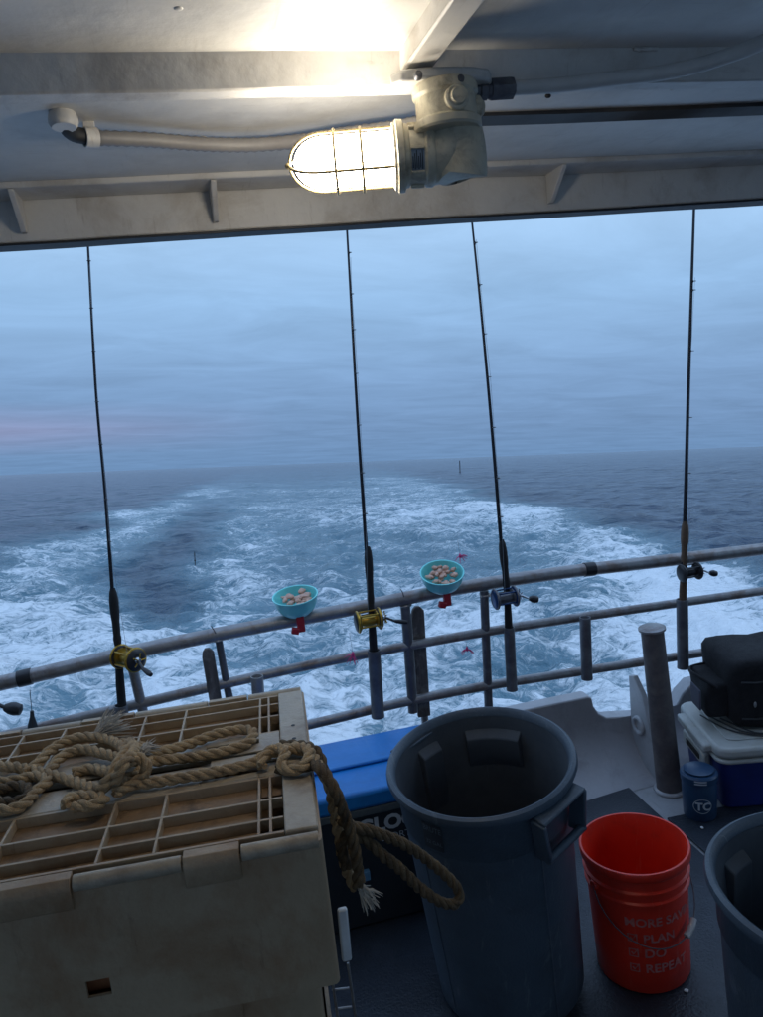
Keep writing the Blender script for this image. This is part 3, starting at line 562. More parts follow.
# ------------------------------------------------------------------ beige tote stack
TH = R(-5.7); TO = onZ(322, 835, 1.0)
TZ = 1.0
TM = Matrix.Translation(TO) @ Matrix.Rotation(TH, 4, 'Z')    # local u to the right (0 at the near right corner), v aft
LT, DT, HT = 1.0, .612, .268
def build_tote(M, label, top=True, seed=0):
    g = M @ Vector((-LT / 2, DT / 2, -HT)); T = thing('fish_tote', label, 'tote', g, 'stacked beige fish totes')
    P = lambda n, mb, m=tote, bevel=.002, **k: part(n, mb, m, T, bevel=bevel, **k)
    wl = .006; e_ = .02
    # body walls: the front one has a square hole
    hx0, hx1, hz0, hz1 = -.386, -.350, -.205, -.176
    t = MB()
    def wall(u0, u1, z0, z1): t.box((u0, .004, z0), (u1, .004 + wl, z1), M)
    for u0, u1, z0, z1 in ((-LT + .012, hx0, -HT, -.014), (hx1, -.012, -HT, -.014), (hx0, hx1, -HT, hz0), (hx0, hx1, hz1, -.014)): wall(u0, u1, z0, z1)
    P('front_wall', t, tote, bevel=0)
    t = MB(); t.box((hx0 - .01, .03, hz0 - .01), (hx1 + .01, .034, hz1 + .01), M); P('inner_panel', t, mat('rusty_brown_plastic', (.42, .17, .07), (.28, .10, .04), rough=.6, scale=20), bevel=0)
    # rounded corner and side
    t = MB(); pr = [(-.0125, .0042), (-.006, .005), (-.002, .009), (0, .016), (0, DT - .016), (-.002, DT - .009), (-.006, DT - .005), (-.0125, DT - .004), (-.0125, DT - .012), (-.008, DT - .02), (-.008, .02), (-.0125, .011)]
    t.prism([(u, v, -HT) for u, v in pr], (0, 0, HT - .012), M); P('side_wall', t, tote, bevel=0)
    t = MB(); t.prism([(-LT - u, v, -HT) for u, v in pr], (0, 0, HT - .012), M); P('side_wall', t, tote, bevel=0)
    t = MB(); t.box((-LT + .012, DT - .01, -HT), (-.012, DT - .004, -.014), M); P('back_wall', t, tote, bevel=0)
    t = MB(); t.box((-LT + .01, .011, -HT + .002), (-.01, DT - .011, -HT + .008), M); P('floor_panel', t, tote_in, bevel=0)
    # hinge barrels and knuckles alternate along the long edges
    segs = [(-.006, -.126, 1), (-.129, -.214, 0), (-.217, -.377, 1), (-.380, -.492, 0), (-.495, -.62, 1), (-.623, -.73, 0), (-.733, -.87, 1), (-.873, -.99, 0)]
    for sd_, vv in ((0, .010), (1, DT - .010)):
        for u0, u1, isb in segs:
            t = MB()
            if isb:
                t.tube([M @ Vector((u0, vv, -.012)), M @ Vector((u1, vv, -.012))], .0125, 16); P('hinge_barrel', t, tote_top, bevel=.001)
            else:
                sg = 1 if sd_ == 0 else -1; y_ = vv - .008 * sg
                prf = [(0, -.05), (-.004 * sg, -.045), (-.006 * sg, -.02), (-.005 * sg, -.008), (.002 * sg, .0005), (.02 * sg, .002), (.02 * sg, -.010), (.003 * sg, -.016), (.002 * sg, -.05)]
                t.prism([(u0, y_ + a_, b2) for a_, b2 in prf], (u1 - u0, 0, 0), M); P('hinge_knuckle', t, tote, bevel=.001)
    if not top:
        t = MB(); t.box((-LT + .02, .024, -.03), (-.02, DT - .024, -.024), M); P('lid_flap', t, tote_in); return T
    # lids: two flaps, each a recessed pan with upstanding ribs, a smooth border and slotted ends
    rt_h = .021
    for side in (0, 1):
        f = (lambda v: v) if side == 0 else (lambda v: DT - v)
        def bx(t, u0, u1, v0, v1, z0, z1):
            a_, b2 = sorted((f(v0), f(v1))); t.box((min(u0, u1), a_, z0), (max(u0, u1), b2, z1), M)
        # pan, with the hand slots and the end slots left open
        t = MB(); zp = -rt_h
        bx(t, -LT + .1, -.30, .03, .298, zp - .003, zp); bx(t, -.30, -.10, .03, .298, zp - .003, zp); bx(t, -.10, -.058, .18, .298, zp - .003, zp); bx(t, -.0575, -.03, .03, .298, zp - .003, zp)
        bx(t, -LT + .01, -LT + .0995, .03, .298, zp - .003, zp)
        pan = P('lid_flap', t, tote_in, bevel=0)
        # border strip at the right end, at the left end
        for u0, u1 in ((-.0575, -.004), (-LT + .004, -LT + .0575)):
            t = MB(); bx(t, u0, u1, .026 if u0 > -.5 else .026, .2985, -.012, .001); P('end_border', t, tote_top, bevel=.003)
            for uu, v_ in ((-.03, .295 - .05), (-.03, .26)):
                pass
        # inner smooth band with interlocking fingers at the seam
        fing = [(-.0585, -.19), (-.32, -.44), (-.58, -.70), (-.82, -.9415)]
        t = MB(); bx(t, -.0585, -.0995, .219, .292, -.012, -.001); bx(t, -.205, -LT + .0585, .219, .292, -.012, -.001)
        bx(t, -.0995, -.205, .219, .24, -.012, -.001); bx(t, -.0995, -.205, .272, .292, -.012, -.001); P('seam_band', t, tote_top, bevel=.002)
        t = MB(); bx(t, -.0995, -.205, .240, .272, -.034, -.030); P('hand_slot', t, mat('dark_gap', (.02, .015, .01), rough=.9), bevel=0)
        for i, (u0, u1) in enumerate(fing):
            t = MB(); bx(t, u0 - .012 * side, u1 - .012 * side, .268, .3005, -.0005, .004); P('seam_finger', t, tote_top, bevel=.0015)
        # long ribs
        for vv, w in ((.033, .006), (.0755, .0055), (.137, .0055), (.2155, .0065)):
            t = MB(); segs_ = [(-.0585, -LT + .0585)]
            for u0, u1 in segs_: bx(t, u0, u1, vv - w / 2, vv + w / 2, zp + .0005, -.002 - (.001 if w < .005 else 0))
            P('long_rib', t, tote if w > .005 else tote_in, bevel=.0006)
        cross = [-.0985, -.0795, -.262, -.35, -.522, -.61, -.74, -.80, -.90]
        for q, u0 in enumerate(cross):
            t = MB(); w = .0045
            bx(t, u0 - w / 2, u0 + w / 2, .036, .2125, zp + .0005, -.0022); P('cross_rib', t, tote, bevel=.0006)
        if side == 0:
            for u0 in (-.03, -.03):
                pass
    for v_ in (.345, .405):
        t = MB(); t.lathe([(0, 0), (.004, 0), (.0045, -.0004)], frame(M @ Vector((-.03, v_, .0016)), (0, 0, 1)), 10); P('rivet_hole', t, darkrub, bevel=0)
    return T
build_tote(TM, 'topmost beige fish tote with ribbed lid and rope heaped on it')
MT2 = TM @ Matrix.Translation((-.035, .045, -HT - .012)) @ Matrix.Rotation(.015, 4, 'Z')
build_tote(MT2, 'second beige fish tote mostly hidden under the top tote', top=False)
MT3 = MT2 @ Matrix.Translation((.012, .01, -HT - .008)); build_tote(MT3, 'third beige fish tote in the stack, below the frame', top=False)
MB4 = MT3.translation.z - HT
t = MB(); t.box((-LT, .03, -HT - MB4 + .004), (-.04, DT - .03, -HT - .002), MT3); tag(part('storage_chest', t, gel, bevel=.01), 'low white deck chest that carries the stack of beige totes', 'chest')

# narrow rack end beside the stack
a0 = onY(342, 908, 1.32); a1 = onY(347, 960, 1.32)
lr = thing('rack_ladder', 'narrow metal rack end with a white plastic cap beside the totes', 'rack', (a1.x, 1.32, .004))
t = MB(); t.box((-.0095, -.006, 0), (.0095, .006, (a0 - a1).length), frame(a1, a0 - a1)); part('white_cap', t, mat('bright_white_plastic', (.72, .75, .78), rough=.4), lr, bevel=.004)
for x in (331, 349):
    b0 = onY(x, 972, 1.32); t = MB(); t.tube([b0 + Vector((0, 0, .02)), Vector((b0.x + .01, 1.32, .004))], .0028, 8); part('rack_upright', t, alu, lr)
for i in range(12):
    p = onY(332, 990, 1.32) + Vector((.0, 0, -.042 * i)); q_ = onY(349, 988, 1.32) + Vector((0, 0, -.042 * i)); t = MB(); t.tube([p + Vector((.0006 * i, 0, 0)), q_ + Vector((.0006 * i, 0, 0))], .0022, 6); part('rack_rung', t, alu, lr)

# ------------------------------------------------------------------ rope
def strands(path, r, m, parent, name='rope_strand', pitch=None, step=.0045, seed=0):
    sp_ = spline(path, 24); out = [sp_[0]]; acc = 0
    for i in range(1, len(sp_)):
        d = (sp_[i] - sp_[i - 1]).length; acc += d
        if acc >= step: out.append(sp_[i]); acc = 0
    pitch = pitch or r * 6.2; k = len(out)
    T = [(out[min(i + 1, k - 1)] - out[max(i - 1, 0)]).normalized() for i in range(k)]
    u = T[0].cross(Vector((.1, .2, 1))).normalized(); U = []
    for i in range(k): u = (u - T[i] * u.dot(T[i])).normalized(); U.append(u)
    s_ = 0; ph = [0]
    for i in range(1, k): s_ += (out[i] - out[i - 1]).length; ph.append(s_ / pitch * 2 * math.pi)
    t = MB()
    for q in range(3):
        pp = []; rr = []
        for i in range(k):
            a_ = ph[i] + q * 2.0944; w = T[i].cross(U[i]); n_ = mnoise.noise(out[i] * 60 + Vector((q * 7, seed, 0)))
            pp.append(out[i] + (U[i] * math.cos(a_) + w * math.sin(a_)) * r * (.52 + .06 * n_)); rr.append(r * (.54 + .05 * n_))
        t.tube(pp, rr, 7)
    return part(name, t, m, parent, ang=80)
def c8(x, y, h=.012): return onZ(x / 2.312, 680 + y / 2.312, TZ + h)
def c6(x, y, Y): return onY(180 + x / 2.543, 700 + y / 2.543, Y)
rr_ = .0105
rope = thing('manila_rope', 'thick tan twisted rope heaped on the tote lid and hanging off its side', 'rope', c8(300, 220, 0))
strands([c8(-60, 190), c8(0, 198), c8(60, 205), c8(130, 222), c8(185, 240), c8(225, 250, .02), c8(255, 225, .04), c8(275, 190, .05), c8(300, 160, .045), c8(335, 158, .03), c8(345, 185, .02), c8(320, 215, .016), c8(290, 235), c8(330, 240), c8(400, 229), c8(500, 212), c8(580, 193), c8(620, 172, .016), c8(670, 160, .018), c8(715, 168, .014), c6(352, 168, 1.31), c6(378, 215, 1.27), c6(392, 280, 1.27), c6(405, 350, 1.27), c6(420, 420, 1.27), c6(445, 480, 1.27)], rr_, ropem, rope)
strands([c8(60, 215), c8(90, 190, .016), c8(120, 160, .022), c8(160, 138, .024), c8(210, 132, .024), c8(260, 142, .024), c8(290, 165, .035), c8(275, 200, .045), c8(250, 235, .03), c8(225, 262, .016)], rr_, ropem, rope)
strands([c8(110, 215), c8(140, 180, .016), c8(185, 160, .02), c8(240, 170, .02), c8(285, 182, .022), c8(340, 188, .018), c8(400, 183), c8(460, 176), c8(520, 165), c8(570, 148), c8(586, 124), c8(560, 114), c8(500, 126), c8(440, 147), c8(390, 162, .018), c8(340, 168, .03), c8(310, 150, .034)], rr_, ropem, rope)
strands([c8(170, 215, .014), c8(210, 205, .014), c8(250, 210, .02), c8(290, 195, .05), c8(320, 180, .055), c8(340, 200, .04), c8(325, 228, .02), c8(290, 250, .014), c8(260, 262, .014)], rr_, ropem, rope)
strands([c8(265, 235, .03), c8(285, 195, .065), c8(310, 165, .055), c8(300, 145, .03), c8(270, 150, .02)], rr_, ropem, rope)
strands([c8(-50, 300), c8(0, 302), c8(35, 298), c8(60, 285), c8(85, 255), c8(110, 235), c8(80, 222), c8(30, 232), c8(-30, 240)], rr_, ropem, rope)
strands([c8(-40, 262), c8(10, 250), c8(50, 245), c8(70, 262), c8(40, 282), c8(-20, 280)], rr_, ropeold, rope)
strands([c8(150, 290), c8(165, 272), c8(200, 268, .014), c8(240, 276), c8(215, 290), c8(170, 292)], rr_, ropem, rope)
# knot turns at the tote edge
strands([c8(605, 200), c8(612, 175, .02), c8(640, 158, .026), c8(660, 168, .028), c8(650, 195, .02), c8(670, 208, .014), c8(705, 196, .02), c8(715, 165, .026), c8(690, 155, .018), c8(655, 160, .012)], rr_, ropem, rope)
strands([c8(640, 205), c8(690, 205, .014), c8(722, 195, .016), c6(362, 178, 1.27), c6(392, 225, 1.24), c6(418, 290, 1.24), c6(440, 360, 1.24), c6(452, 430, 1.24), c6(450, 478, 1.24)], rr_, ropeold, rope)
strands([c8(650, 150, .012), c8(700, 152, .016), c8(735, 170, .012), c6(372, 200, 1.33), c6(405, 270, 1.34), c6(428, 330, 1.33), c6(438, 400, 1.31), c6(462, 470, 1.29)], rr_, ropeold, rope)
# the loop that stands off towards the bin
strands([c6(405, 300, 1.27), c6(440, 322, 1.25), c6(490, 335, 1.26), c6(560, 362, 1.28), c6(620, 400, 1.30), c6(680, 450, 1.31), c6(710, 490, 1.31), c6(700, 518, 1.30), c6(660, 512, 1.29), c6(610, 478, 1.28), c6(560, 430, 1.27), c6(510, 390, 1.26), c6(470, 355, 1.26), c6(430, 340, 1.26), c6(410, 370, 1.26), c6(425, 430, 1.26)], rr_, ropeold, rope)
def fray(c, d, n, ln, m, spread=.6):
    t = MB(); d = Vector(d).normalized()
    for i in range(n):
        v = (d + Vector((rnd.uniform(-1, 1), rnd.uniform(-1, 1), rnd.uniform(-1, 1))) * spread).normalized(); L_ = ln * rnd.uniform(.5, 1)
        b2 = c + Vector((rnd.uniform(-1, 1), rnd.uniform(-1, 1), rnd.uniform(-1, 1))) * .006
        t.tube([b2, b2 + v * L_ * .5 + Vector((0, 0, rnd.uniform(-.004, .004))), b2 + v * L_ + Vector((0, 0, -.006))], [.0022, .0016, .0006], 4)
    return part('frayed_end', t, m, rope)
fray(c6(462, 480, 1.25), (.5, -.1, -.7), 60, .042, ropefray)
fray(c8(225, 128, .024), (.8, .35, .35), 110, .075, ropefray, .45)
fray(c8(330, 165, .04), (.6, .5, .1), 50, .04, ropefray, .6)

# ------------------------------------------------------------------ blue lidded cooler behind the totes
def rbox(t, x0, x1, y0, y1, z0, z1, r, m=None, n=5, taper=0):
    """box with rounded vertical corners, narrower by taper at its foot"""
    def ring(z, tp):
        o = []
        for cx, cy, s0 in ((x1 - r, y1 - r, 0), (x0 + r, y1 - r, 1), (x0 + r, y0 + r, 2), (x1 - r, y0 + r, 3)):
            for i in range(n + 1):
                a_ = math.pi / 2 * (s0 + i / n); o.append((cx + r * math.cos(a_), cy + r * math.sin(a_)))
        mx, my = (x0 + x1) / 2, (y0 + y1) / 2
        return [Vector((mx + (x - mx) * (1 - tp / (x1 - x0) * 2), my + (y - my) * (1 - tp / (y1 - y0) * 2), z)) for x, y in o]
    a_ = ring(z0, taper); b2 = ring(z1, 0); k = len(a_); vs = a_ + b2
    if m: vs = [m @ v for v in vs]
    t.add(vs, [tuple(range(k - 1, -1, -1)), tuple(range(k, 2 * k))] + [(i, (i + 1) % k, k + (i + 1) % k, k + i) for i in range(k)])
CM = Matrix.Translation((.36, 2.22, 0)) @ Matrix.Rotation(R(-1.0), 4, 'Z')
bc = thing('blue_lid_cooler', 'dark cooler with bright blue lid between the totes and the grey bin', 'cooler', (.36, 2.22, .012))
t = MB(); rbox(t, -.42, .36, -.105, .225, .013, .40, .04, CM, taper=.025); part('cooler_body', t, darkbody, bc, bevel=.008)
t = MB(); rbox(t, -.435, .375, -.12, .24, .425, .482, .05, CM); part('lid', t, bluelid, bc, bevel=.012, seg=3)
t = MB(); rbox(t, -.37, .31, .03, .19, .4825, .494, .04, CM); part('lid_panel', t, bluelid, bc, bevel=.005)
t = MB(); rbox(t, -.43, .37, -.115, .235, .400, .4245, .05, CM); part('rim_band', t, mat('grey_green_trim', (.10, .13, .15), rough=.5), bc, bevel=.004)
fx = onY(370, 815, 2.01)
fw = lambda ox, oz: (lambda x, y: CM @ (CM.inverted() @ Vector((fx.x, 2.0, 0)) * Vector((1, 0, 0))) if False else CM @ Vector((ox + x, -.2015 - .0 , oz + y)))
t = text_mb('IGLOO', .066, lambda x, y: CM @ Vector((-.052 + x, -.1085 + (.39 - (.338 + y)) * .06, .338 + y)), bold=.003); part('brand_lettering', t, letter, bc, smooth=False)
t = text_mb('SPORT', .032, lambda x, y: CM @ Vector((.030 + x, -.1085 + (.39 - (.300 + y)) * .06, .300 + y))); part('small_lettering', t, letter, bc, smooth=False)
t = MB(); t.box((-.075, -.1085, .185), (-.015, -.09, .215), CM); part('blue_badge', t, mat('pale_blue_badge', (.10, .26, .45), rough=.5), bc, bevel=.002)
t = MB(); t.box((-.02, -.15, .34), (.03, -.121, .45), CM @ Matrix.Translation((-.28, 0, 0))); part('latch', t, black, bc, bevel=.006)

# ------------------------------------------------------------------ grey bins
def bin_(c, axis, rt, rb, H, label, handles, marks=False):
    c = Vector(c); ax_ = Vector(axis).normalized(); base = c - ax_ * H
    o = thing('trash_bin', label, 'bin', base, 'round grey plastic bins')
    m = frame(base, ax_, (1, 0, 0))
    pr = [(0, 0), (rb - .01, 0), (rb, .01)]
    for i in range(1, 9):
        z = H * .80 * i / 8; pr.append((rb + (rt * .955 - rb) * i / 8, z + .01))
    pr += [(rt * .956, H * .805), (rt * .972, H * .812), (rt * .985, H - .035), (rt * 1.0, H - .03), (rt + .012, H - .026), (rt + .017, H - .014), (rt + .014, H - .003), (rt + .006, H + .001), (rt - .002, H - .004), (rt - .006, H - .02)]
    t = MB(); t.lathe(pr, m, 72); part('bin_shell', t, can_grey, o, ang=45)
    t = MB(); t.lathe([(rt - .0062, H - .0205), (rt * .955 - .004, H * .8), (rb - .006, .02), (0, .02)], m, 64); part('inner_wall', t, can_in, o)
    # embossed flats inside, behind the handles, and pad ribs
    for an in handles:
        q = m @ Matrix.Rotation(an, 4, 'Z')
        # grip: two wedge-shaped arms standing off the wall, joined by a bar along their foot
        yw = .085; ro = rt * .975
        for sg in (-1, 1):
            t = MB(); t.prism([(ro - .004, sg * yw, H - .034), (ro + .036, sg * yw, H - .040), (ro + .034, sg * yw * .86, H - .135), (ro + .022, sg * yw * .82, H - .150), (ro - .012, sg * yw * .82, H - .150)], (0, -sg * .011, 0), q); part('grip_arm', t, can_grey, o, bevel=.003)
        t = MB(); t.tube([q @ Vector((ro + .024, sg * yw * .84, H - .140)) for sg in (-1, -.3, .3, 1)], .0105, 10); part('grip_bar', t, can_grey, o)
        t = MB(); t.prism([(ro - .006, -yw * .9, H - .034), (ro + .036, -yw * .95, H - .040), (ro + .036, yw * .95, H - .040), (ro - .006, yw * .9, H - .034)], (0, 0, .008), q); part('grip_shelf', t, can_grey, o, bevel=.003)
    for an, wd, hh in ((1.98, .34, .17), (1.05, .75, .10)):
        t = MB(); vs = []; k = 10
        for i in range(k + 1):
            a_ = an - wd / 2 + wd * i / k
            for rr, z in ((rt * .955 - .001, H - .02 - hh * 1.6), (rt * .945 - .018, H - .03 - hh), (rt * .95 - .020, H - .075), (rt * .975, H - .055)): vs.append(m @ Vector((rr * math.cos(a_), rr * math.sin(a_), z)))
        fs = [(i * 4 + j, i * 4 + j + 1, (i + 1) * 4 + j + 1, (i + 1) * 4 + j) for i in range(k) for j in range(3)]
        fs += [tuple(range(4)), tuple(range(4 * k + 3, 4 * k - 1, -1))]
        t.add(vs, fs); part('inner_boss', t, can_in, o, bevel=.003)
    # vertical seam ribs on the wall
    for an in [-math.pi / 2 + .25, -math.pi / 2 + 1.55, -math.pi / 2 - 1.2, 1.2, 2.4]:
        t = MB(); q = m @ Matrix.Rotation(an, 4, 'Z'); t.tube([q @ Vector((rb + (rt * .955 - rb) * z / (H * .8) - .001, 0, z + .01)) for z in (0.01, H * .35, H * .60, H * .79)], .0035, 6); part('wall_rib', t, can_grey, o)
    if marks:
        def pl2(an, z0):
            return lambda x, y: m @ Vector(((rt * .985 + .0015) * math.cos(an + x / rt), (rt * .985 + .0015) * math.sin(an + x / rt), z0 + y))
        an = R(-152)
        t = MB(); vs = []
        for i in range(9):
            a_ = an + .25 * i / 8
            for z in (H - .115, H - .045): vs.append(m @ Vector(((rt * .983 + .0012) * math.cos(a_), (rt * .983 + .0012) * math.sin(a_), z)))
        t.add(vs, [(2 * i, 2 * i + 1, 2 * i + 3, 2 * i + 2) for i in range(8)]); part('label_patch', t, mat('dark_bin_label', (.035, .045, .06), rough=.5), o)
        t = text_mb('BRUTE', .021, lambda x, y: pl2(an + .01, H - .066)(x * .85, y), sub=1); part('brand_lettering', t, mat('bin_lettering', (.16, .2, .25), rough=.5), o, smooth=False)
        t = text_mb('32 GAL', .015, lambda x, y: pl2(an + .03, H - .10)(x, y), sub=1); part('small_lettering', t, MATS['bin_lettering'], o, smooth=False)
    return o
cT = onZ(479.5, 757, .725)
bin_(cT, (-.085, -.09, 1), .222, .196, .69, 'large blue-grey bin with hand grip, right of the hanging rope', (R(-62), R(118)), marks=True)
cT2 = onZ(850, 882, .64)
bin_(cT2, (.02, 0, 1), .245, .20, .60, 'empty grey bin cut off by the right edge of the picture', (R(80), R(-100)))

# ------------------------------------------------------------------ red bucket
bcn = onZ(633.5, 842, .375); axb = Vector((-.02, .02, 1)).normalized(); bb_ = bcn - axb * .37; bb_.z = .014
bk = thing('red_bucket', 'bright red bucket with faded white words and wire handle', 'bucket', bb_)
m = frame(bb_, bcn - bb_, (1, 0, 0)); H = (bcn - bb_).length; rT, rB = .142, .124
rad = lambda z: rB + (rT - .008 - rB) * z / H
t = MB(); t.lathe([(0, 0), (rB - .004, 0), (rB, .004), (rad(.1), .1), (rad(.2), .2), (rad(.26), .262), (rad(.26) + .006, .266), (rad(.26) + .006, .270), (rad(.27), .274), (rad(.29), .292), (rad(.29) + .007, .296), (rad(.29) + .0075, .302), (rad(.31) + .001, .306), (rad(.33), H - .03), (rT - .002, H - .027), (rT + .002, H - .022), (rT + .003, H - .004), (rT + .001, H), (rT - .004, H), (rT - .006, H - .006), (rT - .012, H - .05), (rB - .006, .01), (0, .008)], m, 64); part('bucket_shell', t, redp, bk, ang=50)
# ears and handle hanging forward
for an in (R(188), R(-10)):
    t = MB(); q = m @ Matrix.Rotation(an, 4, 'Z'); t.lathe([(0, .012), (.012, .012), (.014, .009), (.014, 0)], q @ frame((rad(.30) - .002, 0, .285), (1, 0, 0)), 14); part('handle_ear', t, redp, bk)
hp = []
for i in range(19):
    u = math.pi * i / 18; an = R(188) + (R(350) - R(188)) * i / 18; dp = math.sin(u) ** .7
    rr = rad(.2) + .012 + .006 * dp; hp.append(m @ Vector((rr * math.cos(an), rr * math.sin(an), .285 - .135 * dp)))
t = MB(); t.tube(hp, .0018, 8); part('wire_handle', t, alu_dark, bk)
t = MB(); t.tube([hp[11] * .6 + hp[12] * .4, hp[12], hp[13], hp[13] * .5 + hp[14] * .5], .0085, 12); part('handle_grip', t, mat('white_grip_plastic', (.62, .60, .60), rough=.5), bk)
def cyl_place(an, z0): return lambda x, y: m @ Vector(((rad(z0 + y) + .0012) * math.cos(an + x / rB), (rad(z0 + y) + .0012) * math.sin(an + x / rB), z0 + y))
A0 = R(-137) 
for s_, z0, sz in (('MORE SAVING', .205, .034), ('PLAN', .158, .034), ('DO', .113, .036), ('REPEAT', .068, .036)):
    off = 0 if s_.startswith('MORE') else .34
    t = text_mb(s_, sz, cyl_place(A0 + off, z0), sub=1, bold=.0008); part('faded_lettering', t, letter_dim, bk, smooth=False)
    if off:
        pl3 = cyl_place(A0 + .04, z0); t = MB(); w = .024
        for (xa, ya, xb, yb) in ((0, 0, w, .003), (0, w - .003, w, w), (0, 0, .003, w), (w - .003, 0, w, w)):
            for k2 in range(4):
                xs0 = xa + (xb - xa) * k2 / 4; xs1 = xa + (xb - xa) * (k2 + 1) / 4
                t.add([pl3(xs0, ya), pl3(xs1, ya), pl3(xs1, yb), pl3(xs0, yb)], [(0, 1, 2, 3)])
        t.add([pl3(.005, .013), pl3(.008, .016), pl3(.012, .010), pl3(.011, .005), pl3(.022, .026), pl3(.024, .024)], [(0, 1, 2, 3), (3, 2, 4, 5)])
        part('tick_box', t, letter_dim, bk, smooth=False)

# ------------------------------------------------------------------ right-hand cooler, bag, jug
ra = onZ(719, 749, .26); rb2 = onZ(692, 703, .26)
dr = (rb2 - ra); an = math.atan2(dr.y, dr.x) - math.pi / 2
KM = Matrix.Translation((ra.x, ra.y, 0)) @ Matrix.Rotation(an + .12, 4, 'Z')       # local origin at the near left corner
kc = thing('white_lid_cooler', 'navy blue cooler with dirty white lid at the right edge', 'cooler', KM @ Vector((.33, .19, .012)))
kw, kd = .66, .40
t = MB(); rbox(t, .008, kw - .008, .008, kd - .008, .013, .195, .035, KM, taper=.012); part('cooler_body', t, navy, kc, bevel=.006)
t = MB(); rbox(t, -.004, kw + .004, -.004, kd + .004, .195, .212, .045, KM); part('rim_band', t, whitep, kc, bevel=.006)
t = MB(); rbox(t, -.006, kw + .006, -.006, kd + .006, .216, .258, .05, KM); part('lid', t, whitep, kc, bevel=.014, seg=3)
t = MB(); rbox(t, .05, kw - .05, .05, kd - .05, .2585, .264, .03, KM); part('lid_panel', t, whitep, kc, bevel=.003)
for z0, z1, y0_, y1_, ox in ((.215, .246, .06, .33, -.034), (.140, .195, .09, .30, -.024)):
    t = MB(); t.box((ox, y0_, z0), (.004, y1_, z1), KM); part('side_handle', t, whitep, kc, bevel=.008)
t = MB(); t.box((-.028, .125, .158), (-.0245, .25, .178), KM); part('handle_gap', t, MATS['dark_gap'], kc)
# jug / pail on the deck left of it
jb = onZ(700, 814, .012); jb.z = .012
jg = thing('blue_jug', 'small dark blue bait tub with pale round emblem beside the grey post', 'tub', jb)
m = Matrix.Translation(jb) @ Matrix.Rotation(.15, 4, 'Z')
t = MB(); t.lathe([(0, 0), (.052, 0), (.056, .006), (.060, .12), (.056, .14), (.063, .142), (.065, .165), (.060, .172), (0, .174)], m, 32); part('tub_body', t, jugblue, jg)
t = MB(); t.lathe([(.0, .1755), (.05, .1755), (.052, .179), (.040, .184), (0, .185)], m, 32); part('tub_lid', t, jugblue, jg)
jp = lambda an, z0: (lambda x, y: m @ Vector((.0610 * math.cos(an + x / .061), .0610 * math.sin(an + x / .061), z0 + y)))
p_ = jp(R(-125), .065); t = MB(); k = 24
for r0, r1 in ((.030, .0325),):
    for i in range(k):
        a_, b2 = 2 * math.pi * i / k, 2 * math.pi * (i + 1) / k
        t.add([p_(r0 * math.cos(a_), r0 * math.sin(a_) * .85), p_(r1 * math.cos(a_), r1 * math.sin(a_) * .85), p_(r1 * math.cos(b2), r1 * math.sin(b2) * .85), p_(r0 * math.cos(b2), r0 * math.sin(b2) * .85)], [(0, 1, 2, 3)])
part('emblem_ring', t, letter, jg, smooth=False)
t = text_mb('TC', .040, lambda x, y: p_(x - .024, y - .014), sub=1, bold=.0015); part('emblem_letters', t, letter, jg, smooth=False)
for dz in (0, .009):
    t = MB(); q2 = lambda x, y: m @ Vector((.0665 * math.cos(R(-130) + x / .066), .0665 * math.sin(R(-130) + x / .066), .150 + dz + y))
    for i in range(6): t.add([q2(-.02 + .007 * i, 0), q2(-.013 + .007 * i, 0), q2(-.013 + .007 * i, .005), q2(-.02 + .007 * i, .005)], [(0, 1, 2, 3)])
    part('lid_stripe', t, letter, jg, smooth=False)

# black bag on the cooler
bz = .27
bg0 = thing('black_tackle_bag', 'black nylon bag on the white cooler lid at the right edge', 'bag', KM @ Vector((.35, .2, bz)))
def softbox(x0, x1, y0, y1, z0, z1, M, seed, amp=.012, n=10, rnd_=.12):
    t = MB(); vs = []; fs = []
    idx = {}
    bm = bmesh.new(); bmesh.ops.create_cube(bm, size=2); bmesh.ops.subdivide_edges(bm, edges=bm.edges, cuts=n, use_grid_fill=True)
    for v in bm.verts:
        p = v.co; l4 = (abs(p.x) ** 12 + abs(p.y) ** 12 + abs(p.z) ** 12) ** (1 / 12); p = p / max(l4, 1e-6)
        w = Vector(((x0 + x1) / 2 + p.x * (x1 - x0) / 2, (y0 + y1) / 2 + p.y * (y1 - y0) / 2, (z0 + z1) / 2 + p.z * (z1 - z0) / 2))
        s_ = amp * mnoise.noise(w * 7 + Vector((seed, 0, 0))) + amp * .4 * mnoise.noise(w * 18 + Vector((seed, 4, 0)))
        w += p.normalized() * s_; v.co = w
    zmin = z0
    bm.verts.index_update(); t.add([M @ Vector((v.co.x, v.co.y, max(v.co.z, zmin))) for v in bm.verts], [[v.index for v in f.verts] for f in bm.faces]); bm.free(); return t
part('bag_body', softbox(.085, .75, .10, .40, bz, bz + .265, KM, 3, .012), bagm, bg0, ang=80)
part('end_pocket', softbox(.02, .11, .14, .34, bz + .04, bz + .17, KM, 8, .014), bagm, bg0, ang=80)
for zz in (.05, .19):
    t = MB(); t.tube([KM @ Vector((x, .088 + .004 * math.sin(x * 30), bz + zz + .004 * math.sin(x * 23))) for x in [.12 + .05 * q for q in range(13)]], .0035, 6); part('zip_seam', t, darkrub, bg0)
t = MB()
pp = [KM @ Vector((x, y, bz + z)) for x, y, z in ((.05, .13, .16), (.0, .18, .19), (-.005, .25, .185), (.03, .32, .17), (.09, .34, .17))]
t.tube(spline(pp, 6), .006, 8); part('carry_strap', t, bagm, bg0)
